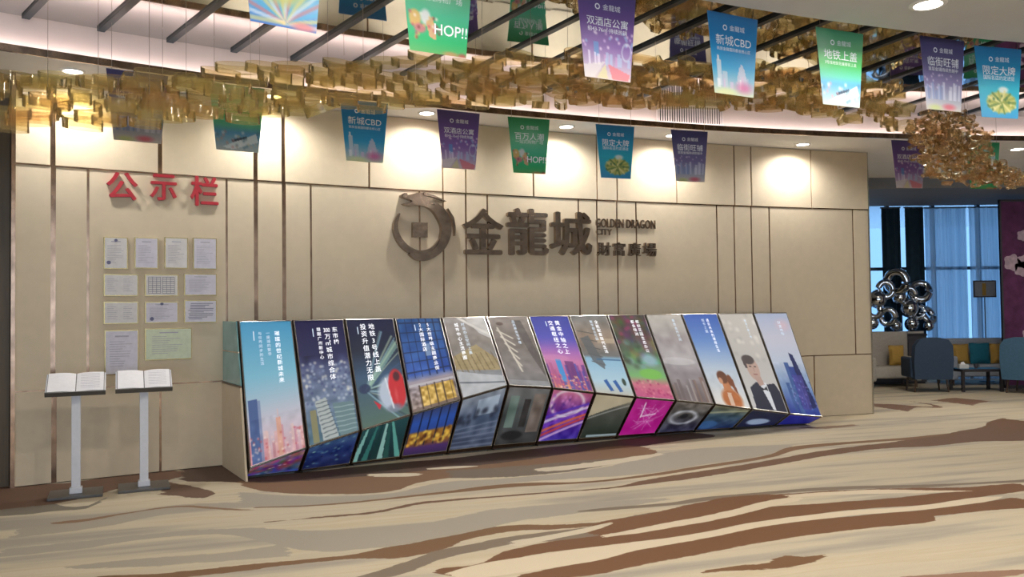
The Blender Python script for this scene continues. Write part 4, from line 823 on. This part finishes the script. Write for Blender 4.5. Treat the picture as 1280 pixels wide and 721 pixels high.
def banner(x, y, kind, label, dr, yaw_j, group):
    Pb = on_circle(x, y, TC, TR + dr); th = math.atan2(Pb[1] - TC[1], Pb[0] - TC[0])
    zb = 3.335 if group.startswith('front') else 3.235
    if group.startswith('front') and kind == 'shop': zb = 3.37
    a = math.atan2(-math.cos(th), math.sin(th)) + math.radians(yaw_j)
    M = Matrix.Translation((Pb[0], Pb[1], zb)) @ Matrix.Rotation(a, 4, 'Z')
    t = thing('hanging_banner', label, 'banner', M, group); h = .655; wt, wb = .268, .205
    q = Quad((-wt, 0, h), (wt, 0, h), (wb, 0, 0), (-wb, 0, 0))
    if kind not in ARTS: ARTS[kind] = banner_art(kind)
    sh = q.sheet('printed_sheet', ARTS[kind], 'banner_print', t, .0015, .003)
    head, sub = BTEXT[kind]; ln = hline(head, .004); size = min(.36 / ln[2], .125)
    q.text('headline', ln, .5, .385, size, 'letter_print', sh, .003, anchor='c')
    ln = hline(sub); q.text('small_line', ln, .5, .46, .35 / ln[2], 'letter_print', sh, .003, anchor='c')
    ln = hline('金龍城'); q.text('brand_line', ln, .42, .20, .05, 'letter_print', sh, .003)
    c_ = [q.at(.33 + .045 * math.cos(k * math.pi / 6) * r_ , .175 + .036 * math.sin(k * math.pi / 6) * r_, .003).reshape(3) for r_ in (1, .62) for k in range(12)]
    obj('brand_ring', MB().add(c_, [(k, (k + 1) % 12, 12 + (k + 1) % 12, 12 + k) for k in range(12)]), 'letter_print', sh)
    if kind == 'crowd':
        ln = hline('HOP!!', .01); q.text('headline', ln, .42, .80, .105, 'letter_print', sh, .003)
    for s in (-1, 1):
        obj('hanging_wire', MB().tube([(s * .22, 0, h - .01), (s * .22, 0, Z_MIRROR - .012 - zb)], .0022, 5), 'wire', t)
for x, y, k, lab, yj in FRONT: banner(x, y, k, lab, -3.72, yj, 'front banners hanging from the ceiling ring')
for x, y, k, lab in BACK: banner(x, y, k, lab, -.22, random.uniform(-3, 3), 'back banners hanging before the fascia')

# ================================================================== amber glass hoop chandelier
def hoop_mesh(name, a, b_, h, th, material, seg=16):
    mb = MB(); V = []
    for k in range(seg):
        c, s = math.cos(2 * math.pi * k / seg), math.sin(2 * math.pi * k / seg)
        V += [(a * c, b_ * s, -h / 2), (a * c, b_ * s, h / 2), ((a - th) * c, (b_ - th) * s, h / 2), ((a - th) * c, (b_ - th) * s, -h / 2)]
    mb.add(V, [(4 * k + j, 4 * ((k + 1) % seg) + j, 4 * ((k + 1) % seg) + (j + 1) % 4, 4 * k + (j + 1) % 4) for k in range(seg) for j in (0, 1, 3)])
    me = mb.mesh(name); me.materials.append(MATS[material]); me.polygons.foreach_set('use_smooth', [True] * len(me.polygons))
    try: me.set_sharp_from_angle(angle=math.radians(50))
    except Exception: pass
    return me, mb
PATH = [(-70, 121, .17, -1.55), (0, 121, .17, -1.6), (60, 120, .17, -1.65), (130, 124, .17, -1.7), (200, 124, .17, -1.75), (280, 118, .18, -1.8), (350, 113, .18, -1.85), (430, 109, .17, -1.9), (500, 104, .18, -1.95), (560, 103, .19, -2.0),
        (640, 99, .20, -2.0), (720, 101, .21, -2.0), (800, 101, .22, -2.0), (870, 105, .22, -1.95), (960, 108, .22, -1.9), (1030, 116, .23, -1.8), (1085, 124, .23, -1.7), (1130, 134, .24, -1.6)]
PP = np.array([[*on_circle(x, y, TC, TR + dr), s] for x, y, s, dr in PATH]); seg_l = np.r_[0, np.cumsum(np.linalg.norm(np.diff(PP[:, :3], axis=0), axis=1))]
base = Vector(tpt(math.atan2(PP[9, 1] - TC[1], PP[9, 0] - TC[0]), 0, -2.0)); base.z = Z_MIRROR
ch = thing('hoop_chandelier', 'long ribbon chandelier of amber glass hoops winding below the mirrored ceiling', 'chandelier', base)
kinds = []
for mt in ('glass_yellow', 'glass_amber', 'glass_copper'):
    for a, b_, h in ((.165, .06, .07), (.155, .07, .085), (.13, .08, .07)): kinds.append(hoop_mesh('glass_hoop', a, b_, h, .007, mt)[0])
rnd = random.Random(5)
for i in range(296):
    lay = i % 5; nl = 296 / 5; s = seg_l[-1] * min(1, max(0, (i // 5 + (lay * .37) % 1 + rnd.uniform(-.22, .22)) / nl)); P = np.array([np.interp(s, seg_l, PP[:, k]) for k in range(4)])
    lvl = (lay - 2) / 2.2; off = np.array([rnd.uniform(-.06, .06), rnd.uniform(-.16, .16), lvl * P[3] + rnd.uniform(-.02, .02)])
    f = s / seg_l[-1]; w = math.sin(f * 9.0 + 2.2) * .5 + .5          # warm and yellow stretches alternate
    mt = 2 if rnd.random() < w * .55 else (1 if rnd.random() < .5 else 0)
    o = obj('glass_hoop', kinds[mt * 3 + rnd.randrange(3)], None, ch)
    o.location = Vector(P[:3] + off) - base; tl = .05 + (.4 if rnd.random() < (.08 if i < 150 else .3) else 0)
    yw = math.atan2(*(np.array([np.interp(min(s + .1, seg_l[-1]), seg_l, PP[:, k]) - np.interp(s - .1, seg_l, PP[:, k]) for k in (1, 0)])))
    o.rotation_euler = (rnd.uniform(-tl, tl), rnd.uniform(-tl, tl), yw + rnd.uniform(-.45, .45) * (1 if f < .5 else 2.2))
# the dense far end: hundreds of small hoops, joined
cl = {'cluster_amber': MB(), 'cluster_copper': MB()}
cen = np.array(on_circle(1188, 182, TC, TR - 1.5)); small = hoop_mesh('small', .062, .05, .035, .005, 'glass_amber', 10)[1]
tail = [np.array(on_circle(x, y, TC, TR - 1.4)) for x, y in ((1215, 210), (1245, 219), (1290, 222))]
for i in range(460):
    if i < 340:
        d = np.array([rnd.gauss(0, 1) for _ in range(3)]); d /= np.linalg.norm(d); d *= rnd.random() ** .4
        P = cen + d * [.45, .40, .50]; P[0] -= (d[2] > .3) * .12
    else:
        f = rnd.random() * 2; k = min(int(f), 1); P = lerp(tail[k], tail[k + 1], f - k) + [rnd.uniform(-.1, .1), rnd.uniform(-.2, .2), rnd.uniform(-.13, .13)]
    R_ = Matrix.Rotation(rnd.uniform(-.6, .6), 3, 'X') @ Matrix.Rotation(rnd.uniform(-.6, .6), 3, 'Y')
    m_ = cl['cluster_copper' if rnd.random() < .6 else 'cluster_amber']
    m_.add([R_ @ Vector(v) + Vector(P) - base for v in small.v], small.f)
for i in range(70):                      # small hoops tucked between the large ones
    s = seg_l[-1] * rnd.uniform(.5, 1); P = np.array([np.interp(s, seg_l, PP[:, k]) for k in range(4)]); P = P[:3] + [rnd.uniform(-.1, .1), rnd.uniform(-.2, .2), rnd.uniform(-.9, .9) * P[3]]
    R_ = Matrix.Rotation(rnd.uniform(-.2, .2), 3, 'X') @ Matrix.Rotation(rnd.uniform(-.2, .2), 3, 'Y') @ Matrix.Diagonal((1.6, 1.5, 1.4))
    cl['cluster_amber' if rnd.random() < .7 else 'cluster_copper'].add([R_ @ Vector(v) + Vector(P) - base for v in small.v], small.f)
for k, m_ in cl.items():
    o = obj('hoop_cluster', m_, k, ch, True); o['kind'] = 'stuff'
for i in range(26):
    s = seg_l[-1] * (i + .5) / 26; P = np.array([np.interp(s, seg_l, PP[:, k]) for k in range(3)]); P += [rnd.uniform(-.1, .1), rnd.uniform(-.15, .15), 0]
    if P[2] + .1 < Z_MIRROR - .03: obj('hanging_wire', MB().tube([Vector(P) - base, Vector((P[0], P[1], Z_MIRROR - .012)) - base], .002, 5), 'wire', ch)
for k in range(5):
    P = cen + [rnd.uniform(-.3, .3), rnd.uniform(-.3, .3), 0]
    obj('hanging_wire', MB().tube([Vector(P) - base, Vector((P[0], P[1], Z_MIRROR - .012)) - base], .002, 5), 'wire', ch)

# ================================================================== lounge beyond the wall
mat('drape', (24, 50, 62), .9, 0, .15, 8); mat('chair_navy', (44, 62, 84), .8, 0, .08); mat('chair_blue', (64, 100, 124), .8, 0, .08); mat('sofa_beige', (168, 160, 148), .85); mat('sofa_grey', (150, 156, 164), .85)
mat('mustard', (176, 140, 66), .85); mat('teal_cloth', (22, 104, 124), .85); mat('table_dark', (48, 44, 46), .35); mat('runner_blue', (52, 112, 150), .8); mat('chrome', (210, 214, 220), .08, 1.0, .03); mat('cabinet_dark', (70, 66, 70), .4)
mat('frame_metal', (96, 104, 112), .4, .6); mat('wood_leg', (80, 60, 44), .5); mat('magenta', (96, 44, 84), .6, 0, .3, 6); mat('petal_pale', (196, 170, 180), .6, 0, .2, 12); mat('pot_white', (200, 198, 192), .5); mat('ceil_grey', (120, 122, 126), .8)
def sheer():
    m = bpy.data.materials.new('sheer'); m.use_nodes = True; nt = m.node_tree; nt.nodes.clear(); out = nt.nodes.new('ShaderNodeOutputMaterial')
    tl = nt.nodes.new('ShaderNodeBsdfTranslucent'); di = nt.nodes.new('ShaderNodeBsdfDiffuse'); tp = nt.nodes.new('ShaderNodeBsdfTransparent'); tp.inputs[0].default_value = (.8, .88, .95, 1)
    wv = nt.nodes.new('ShaderNodeTexNoise'); wv.inputs['Scale'].default_value = 1; tc = nt.nodes.new('ShaderNodeTexCoord'); mp = nt.nodes.new('ShaderNodeMapping'); mp.inputs['Scale'].default_value = (9, 1, .08)
    nt.links.new(tc.outputs['Object'], mp.inputs[0]); nt.links.new(mp.outputs[0], wv.inputs['Vector']); rp = nt.nodes.new('ShaderNodeValToRGB')
    rp.color_ramp.elements[0].color = rgba((120, 150, 176)); rp.color_ramp.elements[1].color = rgba((210, 226, 238)); rp.color_ramp.elements[0].position = .35; rp.color_ramp.elements[1].position = .65
    nt.links.new(wv.outputs['Fac'], rp.inputs[0]); nt.links.new(rp.outputs[0], tl.inputs[0]); nt.links.new(rp.outputs[0], di.inputs[0])
    a = nt.nodes.new('ShaderNodeMixShader'); a.inputs[0].default_value = .3; nt.links.new(tl.outputs[0], a.inputs[1]); nt.links.new(di.outputs[0], a.inputs[2])
    c = nt.nodes.new('ShaderNodeMixShader'); c.inputs[0].default_value = .25; nt.links.new(a.outputs[0], c.inputs[1]); nt.links.new(tp.outputs[0], c.inputs[2]); nt.links.new(c.outputs[0], out.inputs[0]); MATS['sheer'] = m
sheer()
def glass():
    m = bpy.data.materials.new('window_glass'); m.use_nodes = True; nt = m.node_tree; nt.nodes.clear(); out = nt.nodes.new('ShaderNodeOutputMaterial')
    tp = nt.nodes.new('ShaderNodeBsdfTransparent'); gl = nt.nodes.new('ShaderNodeBsdfGlossy'); gl.inputs['Roughness'].default_value = .02; fr = nt.nodes.new('ShaderNodeFresnel'); tp.inputs[0].default_value = (.40, .53, .64, 1)
    a = nt.nodes.new('ShaderNodeMixShader'); nt.links.new(fr.outputs[0], a.inputs[0]); nt.links.new(tp.outputs[0], a.inputs[1]); nt.links.new(gl.outputs[0], a.inputs[2]); nt.links.new(a.outputs[0], out.inputs[0]); MATS['window_glass'] = m
glass()
YW = 18.5; WX0, WX1 = 7.3, 12.3
struct('wall_lounge', MB().box(((-9 + WX0) / 2, YW + .1, 2.2), (9 + WX0, .2, 4.4)), 'hall_wall')
struct('trim_4', MB().box(((WX0 + WX1) / 2, YW + .1, 4.15), (WX1 - WX0, .2, .5)), 'ceil_grey', 'lintel over the lounge window')
win = bpy.data.objects.new('window_1', None); COL.objects.link(win); win['kind'] = 'structure'; win['label'] = 'tall lounge window behind sheer curtains'; win.location = (WX0, YW + .1, 0)
n_m = 5
for k in range(n_m + 1): obj('mullion', MB().box(((WX1 - WX0) * k / n_m, 0, 1.95), (.07, .1, 3.9)), 'frame_metal', win)
for z in (.03, 2.45, 3.88): obj('transom', MB().box(((WX1 - WX0) / 2, 0, z), (WX1 - WX0, .09, .07)), 'frame_metal', win)
for k in range(n_m):
    for z0, z1 in ((.06, 2.42), (2.48, 3.85)): obj('pane', MB().box(((WX1 - WX0) * (k + .5) / n_m, 0, (z0 + z1) / 2), ((WX1 - WX0) / n_m - .06, .01, z1 - z0)), 'window_glass', win)
bl = struct('ceiling_beam', MB().box((9.2, 16.6, 3.86), (6.2, 2.6, .2)), 'ceil_grey', 'lowered grey ceiling strip before the lounge window')
def curtain(x0, x1, Y, mt, amp, per, label, name='curtain', group=None):
    n_ = max(12, int((x1 - x0) / .022)); A = []; ph = rnd.uniform(0, 6)
    for i in range(n_ + 1):
        x = x0 + (x1 - x0) * i / n_; A.append((x - x0, amp * math.sin((x * 2 * math.pi / per) + ph) + amp * .4 * math.sin(x * 2 * math.pi / per * 2.3)))
    z0, z1 = .04, 3.74; V = []; mb = MB()
    for dy in (0, .006):
        for z in (z0, 1.9, z1): V += [(x, y * (1.1 - .15 * z / z1) + dy, z) for x, y in A]
    m_ = n_ + 1; Fc = []
    for L_ in range(2):
        for r_ in range(2):
            for i in range(n_): Fc.append((L_ * 3 * m_ + r_ * m_ + i, L_ * 3 * m_ + r_ * m_ + i + 1, L_ * 3 * m_ + (r_ + 1) * m_ + i + 1, L_ * 3 * m_ + (r_ + 1) * m_ + i))
    if mt == 'sheer': Fc = Fc[:2 * n_]; V = V[:3 * m_]
    mb.add(V, Fc); t = thing(name, label, 'curtain', Vector((x0, Y, 0)), group); obj('cloth', mb, mt, t, True)
    obj('header_rail', MB().box(((x1 - x0) / 2, 0, 3.75), (x1 - x0, .05, .03)), 'frame_metal', t)
def X_at(px, Y): return float(on_y(px, 380, Y)[0])
curtain(X_at(1103.5, 18.15), X_at(1128, 18.15), 18.15, 'drape', .035, .13, 'narrow dark teal drape nearest the end of the beige wall')
curtain(X_at(1133, 18.15), X_at(1156, 18.15), 18.15, 'drape', .035, .13, 'dark teal drape beside the pale sheer curtain')
curtain(X_at(1157.5, 18.27), X_at(1211, 18.27), 18.27, 'sheer', .035, .17, 'pale blue sheer curtain next to the dark drapes')
curtain(X_at(1213, 18.27), 12.0, 18.27, 'sheer', .04, .21, 'pale blue sheer curtain behind the small notice')

def armchair(P, yaw, cm, label):
    t = thing('armchair', label, 'armchair', Matrix.Translation(P) @ Matrix.Rotation(yaw, 4, 'Z'))
    obj('seat', MB().bevbox((0, -.02, .36), (.58, .58, .2), .05), cm, t, True)
    bk = [(x, z) for x, z in [(-.34, .25), (-.36, .6), (-.34, .88), (-.26, .99), (-.1, 1.03), (.1, 1.03), (.26, .99), (.34, .88), (.36, .6), (.34, .25)]]
    obj('backrest', MB().solid([(x, .24 + .06 * z, z) for x, z in bk], [(x * .97, .36 + .1 * z, z) for x, z in bk]), cm, t, True)
    for s in (-1, 1):
        obj('armrest', MB().bevbox((s * .33, .0, .46), (.1, .6, .38), .04), cm, t, True)
        for y in (-.22, .24): obj('leg', MB().tube([(s * .27, y, .27), (s * .3, y * 1.08, .0)], [.022, .014], 8), 'wood_leg', t, True)
armchair(Vector((X_at(1156, 16.15), 16.15, 0)), math.radians(172), 'chair_navy', 'navy armchair with a tall curved back turned away')
armchair(Vector((X_at(1284, 15.6), 15.6, 0)), math.radians(130), 'chair_blue', 'blue grey armchair cut by the right edge of the photo')
def sofa(x0, x1, Y, cm, hb, label):
    w = x1 - x0; t = thing('sofa', label, 'sofa', Vector(((x0 + x1) / 2, Y, 0)))
    obj('seat', MB().bevbox((0, 0, .30), (w, .72, .24), .05), cm, t, True)
    obj('backrest', MB().bevbox((0, .30, .2 + hb / 2), (w, .18, hb - .2), .06), cm, t, True)
    for s in (-1, 1):
        obj('armrest', MB().bevbox((s * (w / 2 - .07), -.0, .36), (.14, .74, .48), .05), cm, t, True)
        for y in (-.28, .3): obj('leg', MB().tube([(s * (w / 2 - .08), y, .2), (s * (w / 2 - .08), y, 0)], [.02, .015], 8), 'wood_leg', t, True)
sofa(X_at(1076, 17.25), X_at(1140, 17.25), 17.25, 'sofa_beige', 1.0, 'beige sofa standing at the end of the beige wall')
sofa(X_at(1176, 17.45), X_at(1266, 17.45), 17.45, 'sofa_grey', .84, 'pale grey sofa with cushions below the sheer curtains')
def cushion(P, w, h, cm, label, tilt=.12):
    mb = MB(); n_ = 8; V = []
    for s in (-1, 1):
        for j in range(n_ + 1):
            for i in range(n_ + 1):
                u, v = i / n_ * 2 - 1, j / n_ * 2 - 1; e = max(0, (1 - u ** 4) * (1 - v ** 4)) ** .5
                V.append((u * w / 2 * (1 - .06 * (1 - abs(v)) * abs(u)), s * .075 * e, v * h / 2 * (1 - .06 * (1 - abs(u)) * abs(v))))
    m_ = (n_ + 1) ** 2; mb.add(V, [(k * m_ + j * (n_ + 1) + i, k * m_ + j * (n_ + 1) + i + 1, k * m_ + (j + 1) * (n_ + 1) + i + 1, k * m_ + (j + 1) * (n_ + 1) + i) for k in range(2) for j in range(n_) for i in range(n_)])
    t = thing('cushion', label, 'cushion', Matrix.Translation(P), 'cushions on the lounge sofas'); obj('cover', mb, cm, t, True, M=Matrix.Translation((0, 0, h / 2)) @ Matrix.Rotation(-tilt, 4, 'X'))
    pp = [(w / 2, h / 2), (-w / 2, h / 2), (-w / 2, -h / 2), (w / 2, -h / 2)]
    obj('piping', MB().tube([(x, 0, z) for x, z in pp], .006, 6, True), cm, t, M=Matrix.Translation((0, 0, h / 2)) @ Matrix.Rotation(-tilt, 4, 'X'))
cushion((X_at(1199, 17.4), 17.4, .43), .33, .40, 'mustard', 'mustard cushion beside the navy armchair'); cushion((X_at(1223, 17.4), 17.4, .43), .41, .42, 'teal_cloth', 'teal cushion in the middle of the grey sofa')
cushion((X_at(1247, 17.4), 17.4, .43), .36, .40, 'mustard', 'mustard cushion right of the teal one'); cushion((X_at(1119, 17.2), 17.2, .43), .30, .40, 'mustard', 'yellow cushion on the beige sofa')
# low table with runner and small things
tx = X_at(1217, 16.1); t = thing('coffee_table', 'low dark table with a blue top before the grey sofa', 'table', Vector((tx, 16.1, 0)))
obj('table_top', MB().bevbox((0, 0, .40), (.80, .55, .05), .012), 'table_dark', t); obj('runner', MB().box((0, 0, .428), (.82, .34, .005)), 'runner_blue', t)
for sx in (-1, 1):
    for sy in (-1, 1): obj('leg', MB().box((sx * .36, sy * .22, .19), (.05, .05, .38)), 'table_dark', t)
t = thing('tissue_box', 'small white box on the left of the low table', 'box', Vector((tx - .28, 16.02, .4305))); obj('carton', MB().bevbox((0, 0, .04), (.18, .1, .08), .008), 'pot_white', t); obj('tissue', MB().solid([(-.04, 0, .08), (.04, -.01, .08), (.02, .0, .13), (-.02, .01, .12)], [(-.04, .02, .08), (.04, .01, .08), (.02, .015, .125), (-.02, .02, .115)]), 'paper', t)
t = thing('cup', 'small dark cup on the low table', 'cup', Vector((tx - .04, 16.0, .4305))); obj('bowl', MB().lathe([(.02, 0), (.028, .004), (.04, .05), (.044, .08), (.04, .08), (.035, .05), (.02, .01)], seg=16), 'cabinet_dark', t, True); obj('handle', MB().tube([(.04, 0, .06), (.065, 0, .055), (.065, 0, .03), (.036, 0, .02)], .005, 6), 'cabinet_dark', t, True)
# cabinet and the silver sculpture
cx = X_at(1118, 17.86); t = thing('side_cabinet', 'dark low cabinet carrying the silver sculpture', 'cabinet', Vector((cx, 17.86, 0)))
obj('body', MB().bevbox((0, 0, .52), (1.15, .30, .96), .01), 'cabinet_dark', t); obj('top', MB().bevbox((0, 0, 1.02), (1.2, .33, .04), .008), 'table_dark', t); obj('base', MB().box((0, 0, .02), (1.1, .26, .04)), 'table_dark', t)
for k in range(3): d = obj('door', MB().bevbox((-.37 + k * .37, -.158, .52), (.35, .02, .88), .005), 'cabinet_dark', t); obj('handle', MB().tube([(-.37 + k * .37 + .14, -.18, .45), (-.37 + k * .37 + .14, -.18, .6)], .007, 6), 'steel', d)
sc_ = thing('silver_sculpture', 'bubbly silver sculpture of rounded rings before the drapes', 'sculpture', Vector((cx, 17.86, 1.041)))
obj('base', MB().bevbox((0, 0, .03), (1.1, .26, .06), .01), 'chrome', sc_)
for px, py, r_, kind in ((1120, 352, .26, 1), (1150, 364, .24, 1), (1098, 374, .24, 0), (1136, 385, .24, 0), (1160, 394, .2, 1), (1110, 396, .2, 1), (1091, 404, .16, 0), (1140, 405, .18, 0), (1124, 372, .18, 0), (1160, 410, .14, 0), (1120, 411, .15, 0), (1106, 362, .2, 1), (1136, 368, .17, 1), (1148, 390, .16, 1), (1092, 388, .18, 1)):
    Q = on_y(px, py, 17.86); L_ = (Q[0] - cx, rnd.uniform(-.05, .05), max(Q[2] - 1.041, r_ * (1.14 if kind else .86) + .05))
    ring = [(math.cos(2 * math.pi * k / 20) * r_ * .72, 0, math.sin(2 * math.pi * k / 20) * r_ * .8) for k in range(20)]
    M_ = Matrix.Translation(L_) @ Matrix.Rotation(rnd.uniform(-.7, .7), 4, 'Z') @ Matrix.Rotation(rnd.uniform(-.5, .5), 4, 'X')
    if kind: obj('ring', MB().tube(ring, r_ * .34, 10, True), 'chrome', sc_, True, M=M_)
    else: obj('bubble', MB().lathe([(.001, -r_ * .8)] + [(r_ * .8 * math.cos(a), r_ * .85 * math.sin(a)) for a in np.linspace(-1.45, 1.45, 11)] + [(.001, r_ * .86)], seg=16), 'chrome', sc_, True, M=M_)
# notice on a slender stand, floral screen
nX = X_at(1231, 18.0); zc = on_y(1231, 361, 18.0)[2]; t = thing('notice_stand', 'small framed notice on a thin stand before the sheer curtain', 'notice', Vector((nX, 18.0, 0)))
obj('foot', MB().lathe([(.001, 0), (.15, 0), (.15, .015), (.02, .03), (.001, .03)], seg=20), 'frame_metal', t, True); obj('pole', MB().tube([(0, 0, .02), (0, 0, zc - .15)], .012, 8), 'frame_metal', t, True)
bd = obj('board', MB().box((0, -.01, zc), (.48, .025, .36)), 'cabinet_dark', t)
obj('print', MB().box((0, -.0235, zc), (.43, .002, .31)), 'sofa_grey', bd); obj('figure', MB().box((-.02, -.0255, zc - .01), (.08, .002, .26)), 'mustard', bd)
fx0 = X_at(1267, 15.9); t = thing('floral_screen', 'tall magenta screen printed with pale flowers at the right edge', 'screen', Vector((fx0, 16.3, 0)))
obj('panel', MB().box((.6, 0, 1.85), (1.2, .04, 3.55)), 'magenta', t); obj('frame', MB().box((.015, -.005, 1.85), (.03, .06, 3.6)).box((1.185, -.005, 1.85), (.03, .06, 3.6)).box((.6, -.005, .05), (1.2, .06, .06)).box((.6, -.005, 3.64), (1.2, .06, .04)), 'cabinet_dark', t)
for k in range(16):
    fx, fz, fr_ = rnd.uniform(.15, 1.05), rnd.uniform(.9, 3.4), rnd.uniform(.08, .16); poly = [(fx + fr_ * (1 + .13 * math.cos(5 * a)) * math.cos(a), fz + fr_ * (1 + .13 * math.cos(5 * a)) * math.sin(a)) for a in np.linspace(0, 2 * math.pi, 26)[:-1]]
    obj('flower', MB().prism(poly, -.024, -.019), 'petal_pale', t)
